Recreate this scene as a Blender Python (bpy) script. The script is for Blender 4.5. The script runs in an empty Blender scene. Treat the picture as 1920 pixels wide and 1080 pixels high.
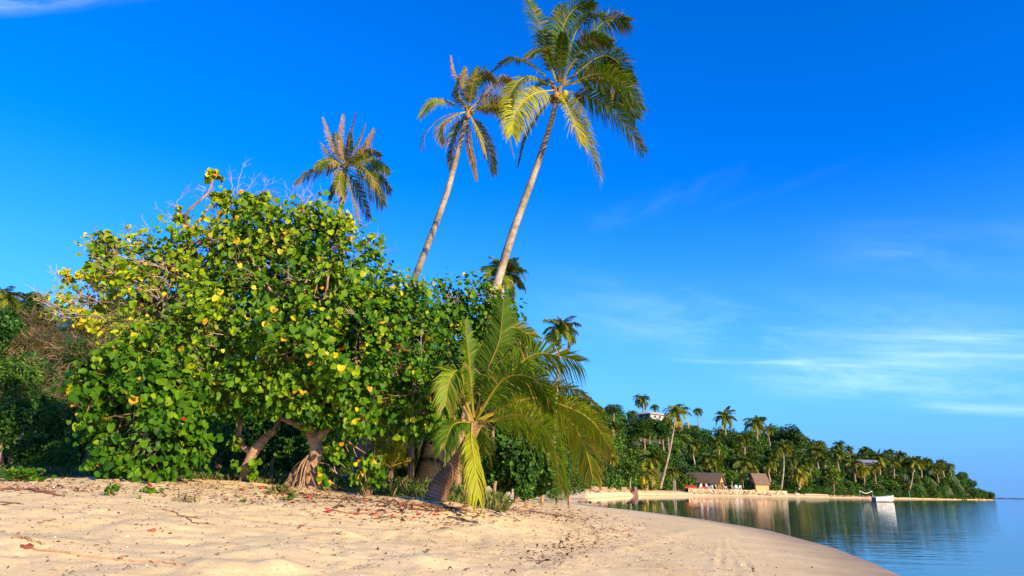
import bpy, math, random
import numpy as np
from mathutils import Vector, Matrix
R = math.radians
rng = np.random.default_rng(7)
random.seed(7)
scene = bpy.context.scene
COL = scene.collection
# ------------------------------------------------------------------ camera
F = 1280.0
CAMZ = 1.4
PITCH, ROLL = R(16.17), R(1.35)
cam_d = bpy.data.cameras.new('camera'); cam = bpy.data.objects.new('camera', cam_d); COL.objects.link(cam)
cam_d.lens = 24.0; cam_d.sensor_width = 36.0; cam_d.clip_end = 30000; cam_d.clip_start = 0.05
CM = Matrix.Rotation(R(90) + PITCH, 3, 'X') @ Matrix.Rotation(ROLL, 3, 'Z')
cam.matrix_world = Matrix.Translation((0, 0, CAMZ)) @ CM.to_4x4()
scene.camera = cam
CMn = np.array(CM)
CAM = np.array([0, 0, CAMZ])

def at(px, py, Y):
    """photo pixel + distance along +Y -> world point"""
    r = CMn @ np.array([(px - 960) / F, (540 - py) / F, -1.0])
    return CAM + r * (Y / r[1])

def mpp(P):
    """metres per photo pixel at P"""
    return -(CMn.T @ (np.asarray(P, float) - CAM))[2] / F

def onplane(px, py, z=0.0):
    r = CMn @ np.array([(px - 960) / F, (540 - py) / F, -1.0])
    return CAM + r * ((z - CAMZ) / r[2])

# ------------------------------------------------------------------ tags
def tag(o, label=None, cat=None, group=None, kind=None):
    if label: o['label'] = label
    if cat: o['category'] = cat
    if group: o['group'] = group
    if kind: o['kind'] = kind
    return o

def empty(name, loc, label, cat, group=None):
    o = bpy.data.objects.new(name, None); COL.objects.link(o)
    o.location = loc; o.empty_display_size = .3
    return tag(o, label, cat, group)

def copy_tree(o, parent=None):
    c = o.copy(); COL.objects.link(c)
    if parent is not None: c.parent = parent
    for ch in list(o.children): copy_tree(ch, c)
    return c

# ------------------------------------------------------------------ mesh batch
class MB:
    def __init__(s): s.v = []; s.c = []; s.uv = []; s.q = []; s.t = []; s.n = 0
    def add(s, V, Q=None, T=None, C=None, UV=None):
        V = np.asarray(V, float).reshape(-1, 3); m = len(V)
        s.v.append(V)
        if C is None: C = np.ones((m, 3))
        C = np.asarray(C, float)
        if C.ndim == 1: C = np.tile(C, (m, 1))
        s.c.append(C)
        s.uv.append(np.zeros((m, 2)) if UV is None else np.asarray(UV, float))
        if Q is not None and len(Q): s.q.append(np.asarray(Q, int).reshape(-1, 4) + s.n)
        if T is not None and len(T): s.t.append(np.asarray(T, int).reshape(-1, 3) + s.n)
        s.n += m
        return s
    def build(s, name, mat, parent=None, smooth=False, origin=None):
        V = np.concatenate(s.v)
        if origin is not None: V = V - np.asarray(origin)
        me = bpy.data.meshes.new(name)
        q = np.concatenate(s.q) if s.q else np.zeros((0, 4), int)
        t = np.concatenate(s.t) if s.t else np.zeros((0, 3), int)
        me.vertices.add(len(V)); me.vertices.foreach_set('co', V.astype(np.float32).ravel())
        loops = np.concatenate([q.ravel(), t.ravel()])
        me.loops.add(len(loops)); me.loops.foreach_set('vertex_index', loops.astype(np.int32))
        tot = np.concatenate([np.full(len(q), 4), np.full(len(t), 3)])
        st = np.concatenate([[0], np.cumsum(tot)[:-1]]) if len(tot) else tot
        me.polygons.add(len(tot)); me.polygons.foreach_set('loop_start', st.astype(np.int32))
        me.polygons.foreach_set('loop_total', tot.astype(np.int32))
        me.polygons.foreach_set('use_smooth', np.full(len(tot), bool(smooth)))
        C = np.concatenate(s.c)
        a = me.color_attributes.new('Col', 'FLOAT_COLOR', 'POINT')
        a.data.foreach_set('color', np.hstack([C, np.ones((len(C), 1))]).astype(np.float32).ravel())
        UV = np.concatenate(s.uv)
        u = me.uv_layers.new(name='UVMap')
        u.data.foreach_set('uv', UV[loops].astype(np.float32).ravel())
        me.update(); me.validate()
        if isinstance(mat, str): mat = M[mat]
        me.materials.append(mat)
        o = bpy.data.objects.new(name, me); COL.objects.link(o)
        if parent is not None:
            o.parent = parent
            if origin is None:
                o.matrix_parent_inverse = Matrix.Translation(-Vector(parent.location))
        elif origin is not None: o.location = origin
        return o

def nrm(a):
    a = np.asarray(a, float)
    return a / np.maximum(np.linalg.norm(a, axis=-1, keepdims=True), 1e-9)

def catmull(P, n):
    """smooth curve through P, n samples"""
    P = np.asarray(P, float); k = len(P)
    if k == 2: return P[0] + (P[1] - P[0]) * np.linspace(0, 1, n)[:, None]
    E = np.vstack([2 * P[0] - P[1], P, 2 * P[-1] - P[-2]])
    u = np.linspace(0, k - 1, n); i = np.minimum(u.astype(int), k - 2); f = (u - i)[:, None]
    a, b, c, d = E[i], E[i + 1], E[i + 2], E[i + 3]
    return .5 * ((2 * b) + (c - a) * f + (2 * a - 5 * b + 4 * c - d) * f ** 2 + (3 * b - a - 3 * c + d) * f ** 3)

def tube(mb, P, r, seg=6, col=(1, 1, 1), cap=False, wob=0.0):
    P = np.asarray(P, float); n = len(P)
    r = np.broadcast_to(np.asarray(r, float), (n,)) if np.ndim(r) else np.full(n, float(r))
    T = nrm(np.gradient(P, axis=0))
    up = np.array([0, 0, 1.0]) if abs(T[0][2]) < .8 else np.array([1.0, 0, 0])
    X = np.zeros((n, 3)); x = nrm(np.cross(T[0], up)); X[0] = x
    for i in range(1, n):
        x = x - T[i] * np.dot(x, T[i]); x = nrm(x); X[i] = x
    Yv = np.cross(T, X)
    a = np.linspace(0, 2 * math.pi, seg, endpoint=False)
    rr = r[:, None] * np.ones((1, seg))
    if wob: rr = rr * (1 + wob * rng.normal(0, 1, (n, seg)))
    V = P[:, None, :] + rr[..., None] * (np.cos(a)[None, :, None] * X[:, None, :] + np.sin(a)[None, :, None] * Yv[:, None, :])
    L = np.concatenate([[0], np.cumsum(np.linalg.norm(np.diff(P, axis=0), axis=1))])
    UV = np.stack([np.tile(a / 6.283, (n, 1)), np.tile(L[:, None], (1, seg))], -1).reshape(-1, 2)
    i, j = np.meshgrid(np.arange(n - 1), np.arange(seg), indexing='ij'); j2 = (j + 1) % seg
    Q = np.stack([i * seg + j, i * seg + j2, (i + 1) * seg + j2, (i + 1) * seg + j], -1).reshape(-1, 4)
    C = np.asarray(col, float)
    V = V.reshape(-1, 3); Tt = None
    if C.ndim == 2: C = np.repeat(C, seg, axis=0)
    else: C = np.tile(C, (len(V), 1))
    if cap:
        m = len(V); V = np.vstack([V, P[0], P[-1]]); UV = np.vstack([UV, [0, 0], [0, 0]]); C = np.vstack([C, C[0], C[-1]])
        k = np.arange(seg); k2 = (k + 1) % seg
        Tt = np.vstack([np.stack([k2, k, np.full(seg, m)], 1), np.stack([(n - 1) * seg + k, (n - 1) * seg + k2, np.full(seg, m + 1)], 1)])
    mb.add(V, Q, Tt, C, UV)

def box(mb, lo, hi, col=(1, 1, 1), rot=0, piv=(0, 0, 0)):
    lo = np.array(lo, float); hi = np.array(hi, float)
    V = np.array([[x, y, z] for z in (lo[2], hi[2]) for y in (lo[1], hi[1]) for x in (lo[0], hi[0])])
    if rot:
        c, s = math.cos(rot), math.sin(rot); V[:, :2] = V[:, :2] @ np.array([[c, s], [-s, c]])
    V = V + np.array(piv)
    mb.add(V, [[0, 2, 3, 1], [4, 5, 7, 6], [0, 1, 5, 4], [2, 6, 7, 3], [0, 4, 6, 2], [1, 3, 7, 5]], None, col)

def ico(sub=1):
    t = (1 + 5 ** .5) / 2
    V = [(-1, t, 0), (1, t, 0), (-1, -t, 0), (1, -t, 0), (0, -1, t), (0, 1, t), (0, -1, -t), (0, 1, -t), (t, 0, -1), (t, 0, 1), (-t, 0, -1), (-t, 0, 1)]
    Fc = [(0, 11, 5), (0, 5, 1), (0, 1, 7), (0, 7, 10), (0, 10, 11), (1, 5, 9), (5, 11, 4), (11, 10, 2), (10, 7, 6), (7, 1, 8), (3, 9, 4), (3, 4, 2), (3, 2, 6), (3, 6, 8), (3, 8, 9), (4, 9, 5), (2, 4, 11), (6, 2, 10), (8, 6, 7), (9, 8, 1)]
    V = [np.array(v) / np.linalg.norm(v) for v in V]
    for _ in range(sub):
        mid = {}; nf = []
        def m(a, b):
            k = (min(a, b), max(a, b))
            if k not in mid: mid[k] = len(V); V.append(nrm(V[a] + V[b]))
            return mid[k]
        for a, b, c in Fc:
            x, y, z = m(a, b), m(b, c), m(c, a); nf += [(a, x, z), (b, y, x), (c, z, y), (x, y, z)]
        Fc = nf
    return np.array(V), np.array(Fc)
ICO1, ICO2, ICO0 = ico(1), ico(2), ico(0)
def rock(mb, c, s, col=(1, 1, 1), ic=None, jit=.18):
    V, T = ic or ICO1
    d = 1 + rng.normal(0, jit, (len(V), 1)); w = rng.normal(0, 1, 3); d += .15 * np.sin(V @ (w * 3))[:, None]
    mb.add(np.asarray(c) + V * d * np.asarray(s), None, T, col)

# value noise
_perm = rng.random((257, 257))
def vnoise(x, y):
    xi = np.floor(x).astype(int); yi = np.floor(y).astype(int); fx = x - xi; fy = y - yi
    fx = fx * fx * (3 - 2 * fx); fy = fy * fy * (3 - 2 * fy)
    g = lambda a, b: _perm[a % 257, b % 257]
    return (g(xi, yi) * (1 - fx) + g(xi + 1, yi) * fx) * (1 - fy) + (g(xi, yi + 1) * (1 - fx) + g(xi + 1, yi + 1) * fx) * fy - .5
def fbm(x, y, o=4):
    s = 0; a = 1
    for k in range(o): s = s + a * vnoise(x * 2 ** k + 17.3 * k, y * 2 ** k + 5.1 * k); a *= .5
    return s

# ------------------------------------------------------------------ materials
M = {}
def newmat(name):
    m = bpy.data.materials.new(name); m.use_nodes = True; m.node_tree.nodes.clear(); M[name] = m
    return m, m.node_tree.nodes, m.node_tree.links
def N(ns, t, **k):
    n = ns.new(t)
    for a, b in k.items():
        if a.startswith('i_'): n.inputs[a[2:].replace('_', ' ')].default_value = b
        else: setattr(n, a, b)
    return n
def mixc(ns, ln, a, b, f, bt='MIX'):
    n = ns.new('ShaderNodeMix'); n.data_type = 'RGBA'; n.blend_type = bt
    for s, v in ((n.inputs[0], f), (n.inputs[6], a), (n.inputs[7], b)):
        if hasattr(v, 'is_linked') or hasattr(v, 'links'): ln.new(v, s)
        else: s.default_value = v if not isinstance(v, tuple) or len(v) == 4 else (*v, 1)
    return n.outputs[2]
def ramp(ns, ln, src, stops):
    r = ns.new('ShaderNodeValToRGB'); e = r.color_ramp.elements
    while len(e) < len(stops): e.new(.5)
    for el, (p, c) in zip(e, stops): el.position = p; el.color = (*c, 1) if len(c) == 3 else c
    ln.new(src, r.inputs[0]); return r.outputs[0]

def foliage(name, trans=.3, rough=.45, spec=.35, rnd=.0, tcol=(1.25, 1.2, .5), hue=.0):
    m, ns, ln = newmat(name)
    a = N(ns, 'ShaderNodeAttribute', attribute_name='Col'); col = a.outputs['Color']
    if rnd:
        oi = N(ns, 'ShaderNodeObjectInfo')
        hs = N(ns, 'ShaderNodeHueSaturation')
        mr = N(ns, 'ShaderNodeMapRange', i_To_Min=1 - rnd, i_To_Max=1 + rnd); ln.new(oi.outputs['Random'], mr.inputs[0]); ln.new(mr.outputs[0], hs.inputs['Value'])
        mu = N(ns, 'ShaderNodeMath', operation='MULTIPLY'); mu.inputs[1].default_value = 7.31; ln.new(oi.outputs['Random'], mu.inputs[0])
        fr = N(ns, 'ShaderNodeMath', operation='FRACT'); ln.new(mu.outputs[0], fr.inputs[0])
        m2 = N(ns, 'ShaderNodeMapRange', i_To_Min=.5 - hue, i_To_Max=.5 + hue); ln.new(fr.outputs[0], m2.inputs[0]); ln.new(m2.outputs[0], hs.inputs['Hue'])
        ln.new(col, hs.inputs['Color']); col = hs.outputs[0]
    p = N(ns, 'ShaderNodeBsdfPrincipled'); ln.new(col, p.inputs['Base Color'])
    p.inputs['Roughness'].default_value = rough; p.inputs['Specular IOR Level'].default_value = spec
    t = N(ns, 'ShaderNodeBsdfTranslucent'); ln.new(mixc(ns, ln, col, tcol, 1.0, 'MULTIPLY'), t.inputs[0])
    mx = N(ns, 'ShaderNodeMixShader'); mx.inputs[0].default_value = trans
    ln.new(p.outputs[0], mx.inputs[1]); ln.new(t.outputs[0], mx.inputs[2])
    o = N(ns, 'ShaderNodeOutputMaterial'); ln.new(mx.outputs[0], o.inputs[0])
    return m
foliage('leaf', .26, .5, .16)
foliage('frond', .36, .5, .16)
foliage('farleaf', .12, .6, .2, rnd=.3, hue=.025)
foliage('shrubleaf', .2, .55, .25, rnd=.15, hue=.01)

def vcol(name, rough=.8, noise=0, nscale=20, bump=0, spec=.3):
    m, ns, ln = newmat(name)
    a = N(ns, 'ShaderNodeAttribute', attribute_name='Col'); col = a.outputs['Color']
    p = N(ns, 'ShaderNodeBsdfPrincipled', i_Roughness=rough); p.inputs['Specular IOR Level'].default_value = spec
    if noise:
        tc = N(ns, 'ShaderNodeTexCoord'); nz = N(ns, 'ShaderNodeTexNoise', i_Scale=nscale, i_Detail=5.0, i_Roughness=.65)
        ln.new(tc.outputs['Object'], nz.inputs['Vector'])
        g = ramp(ns, ln, nz.outputs['Fac'], [(.25, (1 - noise,) * 3), (.75, (1 + noise,) * 3)])
        col = mixc(ns, ln, col, g, 1.0, 'MULTIPLY')
        if bump:
            b = N(ns, 'ShaderNodeBump', i_Strength=bump, i_Distance=.05); ln.new(nz.outputs['Fac'], b.inputs['Height']); ln.new(b.outputs[0], p.inputs['Normal'])
    ln.new(col, p.inputs['Base Color'])
    o = N(ns, 'ShaderNodeOutputMaterial'); ln.new(p.outputs[0], o.inputs[0])
    return m
vcol('plain', .7, .12, 6)
vcol('rock', .9, .35, 5, .6)
vcol('litter', .85, .25, 30)
vcol('paint', .45, .08, 2)
vcol('husk', .7, .35, 14, .3)

def bark(name, c1, c2, c3, ring=0.0, foot_shade=0, ringscale=11.0, nsc=6.0, bump=.6):
    m, ns, ln = newmat(name)
    uv = N(ns, 'ShaderNodeUVMap'); tc = N(ns, 'ShaderNodeTexCoord')
    nz = N(ns, 'ShaderNodeTexNoise', i_Scale=nsc, i_Detail=8.0, i_Roughness=.7); ln.new(tc.outputs['Object'], nz.inputs['Vector'])
    n2 = N(ns, 'ShaderNodeTexNoise', i_Scale=nsc * .2, i_Detail=3.0); ln.new(tc.outputs['Object'], n2.inputs['Vector'])
    col = ramp(ns, ln, nz.outputs['Fac'], [(.3, c1), (.52, c2), (.72, c3)])
    col = mixc(ns, ln, col, ramp(ns, ln, n2.outputs['Fac'], [(.35, (.62, .6, .58)), (.65, (1.15, 1.15, 1.15))]), 1.0, 'MULTIPLY')
    h = nz.outputs['Fac']
    if ring:
        mp = N(ns, 'ShaderNodeMapping'); mp.inputs['Scale'].default_value = (.0, ringscale, 0); ln.new(uv.outputs[0], mp.inputs[0])
        wv = N(ns, 'ShaderNodeTexWave', bands_direction='Y', wave_profile='SAW'); wv.inputs['Scale'].default_value = .314; wv.inputs['Distortion'].default_value = 2.2; wv.inputs['Detail'].default_value = 3
        wv.inputs['Detail Scale'].default_value = 1.5
        ln.new(mp.outputs[0], wv.inputs['Vector'])
        rc = ramp(ns, ln, wv.outputs['Fac'], [(0.0, (1 - ring,) * 3), (.18, (1 - ring * .3,) * 3), (.5, (1.08,) * 3), (1, (1.0,) * 3)])
        col = mixc(ns, ln, col, rc, 1.0, 'MULTIPLY')
        if foot_shade:  # painted shade: bark colour darkened over the lowest metres of the trunk
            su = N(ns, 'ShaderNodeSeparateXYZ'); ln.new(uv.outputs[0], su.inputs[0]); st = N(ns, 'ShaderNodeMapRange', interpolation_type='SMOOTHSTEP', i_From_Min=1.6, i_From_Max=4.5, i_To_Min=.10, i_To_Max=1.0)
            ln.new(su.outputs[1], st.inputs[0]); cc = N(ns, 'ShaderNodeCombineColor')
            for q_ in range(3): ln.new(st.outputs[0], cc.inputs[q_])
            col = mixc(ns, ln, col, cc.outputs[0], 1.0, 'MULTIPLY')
        ad = N(ns, 'ShaderNodeMath', operation='ADD'); ln.new(nz.outputs['Fac'], ad.inputs[0]); ln.new(wv.outputs['Fac'], ad.inputs[1]); h = ad.outputs[0]
    p = N(ns, 'ShaderNodeBsdfPrincipled', i_Roughness=.9); ln.new(col, p.inputs['Base Color']); p.inputs['Specular IOR Level'].default_value = .15
    b = N(ns, 'ShaderNodeBump', i_Strength=bump, i_Distance=.03); ln.new(h, b.inputs['Height']); ln.new(b.outputs[0], p.inputs['Normal'])
    o = N(ns, 'ShaderNodeOutputMaterial'); ln.new(p.outputs[0], o.inputs[0])
bark('palmbark', (.22, .16, .11), (.40, .32, .235), (.52, .44, .34), ring=.5)
bark('shadedfootbark', (.22, .16, .11), (.40, .32, .235), (.52, .44, .34), ring=.5, foot_shade=1)  # palm bark with the shade at the trunk foot put into its colour
bark('youngbark', (.15, .085, .05), (.28, .17, .10), (.38, .26, .17), ring=.75, ringscale=14.0)
bark('darkbark', (.05, .035, .025), (.10, .075, .055), (.17, .13, .10), ring=.3)
bark('treebark', (.17, .10, .06), (.36, .23, .14), (.50, .36, .25), nsc=9.0, bump=.9)
bark('greybark', (.12, .11, .10), (.25, .23, .21), (.42, .40, .37), nsc=9.0)
bark('twig', (.24, .17, .11), (.38, .28, .20), (.46, .37, .29), nsc=5, bump=.2)

# sand
def sandmat():
    m, ns, ln = newmat('sand')
    tc = N(ns, 'ShaderNodeTexCoord'); O = tc.outputs['Object']
    def nz(s, d=5., r=.6):
        n = N(ns, 'ShaderNodeTexNoise', i_Scale=s, i_Detail=d, i_Roughness=r); ln.new(O, n.inputs['Vector']); return n.outputs['Fac']
    col = ramp(ns, ln, nz(.7), [(.3, (.75, .55, .26)), (.7, (.86, .665, .345))])
    col = mixc(ns, ln, col, ramp(ns, ln, nz(26, 6, .75), [(.3, (.78, .75, .72)), (.6, (1.06, 1.06, 1.06))]), 1.0, 'MULTIPLY')
    # coarse dark grains
    v = N(ns, 'ShaderNodeTexVoronoi', i_Scale=26.0); ln.new(O, v.inputs['Vector'])
    sp = ramp(ns, ln, v.outputs['Distance'], [(.0, (0, 0, 0)), (.12, (0, 0, 0)), (.2, (1, 1, 1))])
    msk = ramp(ns, ln, nz(1.3, 4), [(.5, (0, 0, 0)), (.7, (1, 1, 1))])
    sp = mixc(ns, ln, (1, 1, 1), sp, msk)
    col = mixc(ns, ln, mixc(ns, ln, col, (.42, .36, .32), 1.0, 'MULTIPLY'), col, sp)
    # wet band by height above the water
    sx = N(ns, 'ShaderNodeSeparateXYZ'); ln.new(O, sx.inputs[0])
    ad = N(ns, 'ShaderNodeMath', operation='MULTIPLY_ADD'); ln.new(nz(.9, 3), ad.inputs[0]); ad.inputs[1].default_value = .12; ln.new(sx.outputs[2], ad.inputs[2])
    wet = N(ns, 'ShaderNodeMapRange', i_From_Min=.06, i_From_Max=.19, i_To_Min=1, i_To_Max=0); ln.new(ad.outputs[0], wet.inputs[0])
    col = mixc(ns, ln, col, mixc(ns, ln, col, (.52, .46, .4), 1.0, 'MULTIPLY'), wet.outputs[0])
    p = N(ns, 'ShaderNodeBsdfPrincipled'); ln.new(col, p.inputs['Base Color']); p.inputs['Specular IOR Level'].default_value = .2
    rr = N(ns, 'ShaderNodeMapRange', i_From_Min=0, i_From_Max=1, i_To_Min=.92, i_To_Max=.5); ln.new(wet.outputs[0], rr.inputs[0]); ln.new(rr.outputs[0], p.inputs['Roughness'])
    b = N(ns, 'ShaderNodeBump', i_Strength=.5, i_Distance=.02)
    a2 = N(ns, 'ShaderNodeMath', operation='MULTIPLY_ADD'); ln.new(nz(60, 4, .7), a2.inputs[0]); a2.inputs[1].default_value = .25; ln.new(nz(7, 6, .65), a2.inputs[2])
    ln.new(a2.outputs[0], b.inputs['Height']); ln.new(b.outputs[0], p.inputs['Normal'])
    o = N(ns, 'ShaderNodeOutputMaterial'); ln.new(p.outputs[0], o.inputs[0])
sandmat()
def soilmat():
    m, ns, ln = newmat('soil')
    tc = N(ns, 'ShaderNodeTexCoord'); n = N(ns, 'ShaderNodeTexNoise', i_Scale=.3, i_Detail=6.0); ln.new(tc.outputs['Object'], n.inputs['Vector'])
    g = ramp(ns, ln, n.outputs['Fac'], [(.35, (.02, .045, .01)), (.6, (.05, .07, .02))])
    sx = N(ns, 'ShaderNodeSeparateXYZ'); ln.new(tc.outputs['Object'], sx.inputs[0])
    mr = N(ns, 'ShaderNodeMapRange', i_From_Min=1.3, i_From_Max=2.0); ln.new(sx.outputs[2], mr.inputs[0])
    col = mixc(ns, ln, (.5, .37, .26), g, mr.outputs[0])
    p = N(ns, 'ShaderNodeBsdfPrincipled', i_Roughness=.95); ln.new(col, p.inputs['Base Color'])
    o = N(ns, 'ShaderNodeOutputMaterial'); ln.new(p.outputs[0], o.inputs[0])
soilmat()
def watermat():
    m, ns, ln = newmat('water')
    tc = N(ns, 'ShaderNodeTexCoord'); O = tc.outputs['Object']
    def wave(sx, sy, rot, d=3.):
        mp = N(ns, 'ShaderNodeMapping'); mp.inputs['Scale'].default_value = (sx, sy, 1); mp.inputs['Rotation'].default_value = (0, 0, R(rot)); ln.new(O, mp.inputs[0])
        n = N(ns, 'ShaderNodeTexNoise', i_Scale=1.0, i_Detail=d, i_Roughness=.55); ln.new(mp.outputs[0], n.inputs['Vector']); return n.outputs['Fac']
    a = wave(.35, 1.6, 12, 3); b = wave(1.2, 4.5, -8, 2)
    # ripple strength varies in broad wind patches
    pt = wave(.012, .02, 0, 2)
    sxw = N(ns, 'ShaderNodeSeparateXYZ'); ln.new(O, sxw.inputs[0])
    ax = N(ns, 'ShaderNodeMath', operation='MULTIPLY_ADD'); ln.new(sxw.outputs[1], ax.inputs[0]); ax.inputs[1].default_value = -.27; ln.new(sxw.outputs[0], ax.inputs[2])
    am = N(ns, 'ShaderNodeMath', operation='MULTIPLY_ADD'); ln.new(pt, am.inputs[0]); am.inputs[1].default_value = 30; ln.new(ax.outputs[0], am.inputs[2])
    pr = N(ns, 'ShaderNodeMapRange', interpolation_type='SMOOTHSTEP', i_From_Min=12, i_From_Max=32, i_To_Min=.10, i_To_Max=3.2); ln.new(am.outputs[0], pr.inputs[0])
    nr_ = N(ns, 'ShaderNodeMapRange', interpolation_type='SMOOTHSTEP', i_From_Min=18, i_From_Max=75, i_To_Min=1.5, i_To_Max=0); ln.new(sxw.outputs[1], nr_.inputs[0])
    mxx = N(ns, 'ShaderNodeMath', operation='MAXIMUM'); ln.new(pr.outputs[0], mxx.inputs[0]); ln.new(nr_.outputs[0], mxx.inputs[1]); pr = mxx
    s = N(ns, 'ShaderNodeMath', operation='MULTIPLY_ADD'); ln.new(b, s.inputs[0]); s.inputs[1].default_value = .35; ln.new(a, s.inputs[2])
    sc = N(ns, 'ShaderNodeMath', operation='MULTIPLY'); ln.new(s.outputs[0], sc.inputs[0]); ln.new(pr.outputs[0], sc.inputs[1])
    bp = N(ns, 'ShaderNodeBump', i_Strength=1.0, i_Distance=WAVE); ln.new(sc.outputs[0], bp.inputs['Height'])
    d = N(ns, 'ShaderNodeBsdfDiffuse'); d.inputs[0].default_value = (.01, .05, .06, 1)
    g = N(ns, 'ShaderNodeBsdfGlossy'); g.inputs['Color'].default_value = (.92, .95, 1, 1); g.inputs['Roughness'].default_value = .03
    ln.new(bp.outputs[0], g.inputs['Normal'])
    fr = N(ns, 'ShaderNodeFresnel', i_IOR=1.33); ln.new(bp.outputs[0], fr.inputs['Normal'])
    mx = N(ns, 'ShaderNodeMixShader'); ln.new(fr.outputs[0], mx.inputs[0]); ln.new(d.outputs[0], mx.inputs[1]); ln.new(g.outputs[0], mx.inputs[2])
    o = N(ns, 'ShaderNodeOutputMaterial'); ln.new(mx.outputs[0], o.inputs[0])
WAVE = .0075
watermat()
def thatchmat(name, c1, c2):
    m, ns, ln = newmat(name)
    tc = N(ns, 'ShaderNodeTexCoord'); mp = N(ns, 'ShaderNodeMapping'); mp.inputs['Scale'].default_value = (1, 1, .25); ln.new(tc.outputs['Object'], mp.inputs[0])
    n = N(ns, 'ShaderNodeTexNoise', i_Scale=5.0, i_Detail=6.0, i_Roughness=.7); ln.new(mp.outputs[0], n.inputs['Vector'])
    col = ramp(ns, ln, n.outputs['Fac'], [(.3, c1), (.7, c2)])
    p = N(ns, 'ShaderNodeBsdfPrincipled', i_Roughness=.95); ln.new(col, p.inputs['Base Color'])
    b = N(ns, 'ShaderNodeBump', i_Strength=.8, i_Distance=.2); ln.new(n.outputs['Fac'], b.inputs['Height']); ln.new(b.outputs[0], p.inputs['Normal'])
    o = N(ns, 'ShaderNodeOutputMaterial'); ln.new(p.outputs[0], o.inputs[0])
thatchmat('thatch', (.11, .07, .045), (.26, .17, .11))
thatchmat('bamboo', (.45, .27, .11), (.62, .4, .18))
# ------------------------------------------------------------------ light settings
SKY_STR, SKY_SAT, SKY_VAL, SKY_TINT = .125, 1.48, 1.0, (.36, .95, 1.6)
SUN_STR, EXPO = 5.0, .78
CLOUD = (6.5, 8.0, 10.0)
def azel(px, py):
    r = CMn @ np.array([(px - 960) / F, (540 - py) / F, -1.0]); r = r / np.linalg.norm(r)
    return math.degrees(math.atan2(r[0], r[1])), math.degrees(math.asin(r[2]))
def streak(p0, p1, thick, amp, seed, nx=.12, ny=1.2):
    a0, e0 = azel(*p0); a1, e1 = azel(*p1)
    return (a0, a1, e0, (e1 - e0) / (a1 - a0), thick, nx, ny, seed, amp)
BANDS = [streak((1217, 666), (1600, 684), .7, .25, 1, .07, 1.0), streak((1560, 655), (1960, 669), .8, .30, 2, .07, 1.0), streak((1400, 610), (1960, 636), .8, .28, 3.3, .07, 1.0),
         streak((1300, 690), (1960, 728), 2.4, .26, 4.1, .1, .6), streak((1660, 757), (1960, 772), .6, .18, 5.7), streak((1480, 462), (1960, 470), 3.0, .08, 6.4, .1, .35),
         streak((1080, 432), (1230, 385), 1.6, .03, 7.9, .2, .4), streak((1320, 400), (1390, 378), .6, .012, 8.8, .2, .5), streak((960, 560), (1700, 640), 4.5, .17, 9.2, .08, .3),
         streak((-60, 8), (60, 2), 1.2, .22, 10.2, .15, .4)]
# ------------------------------------------------------------------ world + sun
SUN_AZ, SUN_EL = R(136), R(18)          # azimuth clockwise from the view (+Y)
SUNDIR = np.array([math.sin(SUN_AZ) * math.cos(SUN_EL), math.cos(SUN_AZ) * math.cos(SUN_EL), math.sin(SUN_EL)])
W = bpy.data.worlds.new('World'); scene.world = W; W.use_nodes = True
ns, ln = W.node_tree.nodes, W.node_tree.links; ns.clear()
sky = N(ns, 'ShaderNodeTexSky', sky_type='NISHITA', sun_disc=False, sun_elevation=SUN_EL, sun_rotation=SUN_AZ, altitude=0, air_density=1.0, dust_density=.25, ozone_density=3.0)
hs = N(ns, 'ShaderNodeHueSaturation', i_Saturation=SKY_SAT, i_Value=SKY_VAL); ln.new(sky.outputs[0], hs.inputs['Color'])
skyc = mixc(ns, ln, hs.outputs[0], SKY_TINT, 1.0, 'MULTIPLY')
HORIZON = True
def mth(op, a, b=None, c=None):
    n = N(ns, 'ShaderNodeMath', operation=op)
    for k, v in enumerate((a, b, c)):
        if v is None: continue
        if isinstance(v, (int, float)): n.inputs[k].default_value = v
        else: ln.new(v, n.inputs[k])
    return n.outputs[0]
tc = N(ns, 'ShaderNodeTexCoord'); sx = N(ns, 'ShaderNodeSeparateXYZ'); ln.new(tc.outputs['Generated'], sx.inputs[0])
az = mth('MULTIPLY', mth('ARCTAN2', sx.outputs[0], sx.outputs[1]), 57.2958)
el = mth('MULTIPLY', mth('ARCSINE', sx.outputs[2]), 57.2958)
def sm(x, a, b):
    n = N(ns, 'ShaderNodeMapRange', interpolation_type='SMOOTHSTEP'); n.inputs['From Min'].default_value = a; n.inputs['From Max'].default_value = b; ln.new(x, n.inputs[0]); return n.outputs[0]
def band(az0, az1, e0, slope, thick, nsx, nsy, seed, amp):
    """one streak of cirrus: centre line e0 + slope*(az-az0), feathered"""
    cb = N(ns, 'ShaderNodeCombineXYZ'); ln.new(mth('MULTIPLY', az, nsx), cb.inputs[0])
    e = mth('SUBTRACT', el, mth('MULTIPLY_ADD', mth('SUBTRACT', az, az0), slope, e0))
    ln.new(mth('MULTIPLY', e, nsy), cb.inputs[1]); cb.inputs[2].default_value = seed
    n = N(ns, 'ShaderNodeTexNoise', i_Scale=1.0, i_Detail=7.0, i_Roughness=.6, i_Distortion=.4); ln.new(cb.outputs[0], n.inputs['Vector'])
    prof = mth('SUBTRACT', 1.0, sm(mth('ABSOLUTE', e), 0.0, thick))
    a = mth('MULTIPLY', sm(az, az0 - (az1 - az0) * .05, az0 + (az1 - az0) * .5), prof)
    a = mth('MULTIPLY', a, mth('SUBTRACT', 1.0, sm(az, az1, az1 + 12)))
    return mth('MULTIPLY', mth('MULTIPLY', a, sm(n.outputs['Fac'], .33, .72)), amp)
skyc = mixc(ns, ln, skyc, (.92, 2.85, 5.4), mth('MULTIPLY', mth('SUBTRACT', 1.0, sm(el, 0.0, 26.0)), .85))
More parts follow.
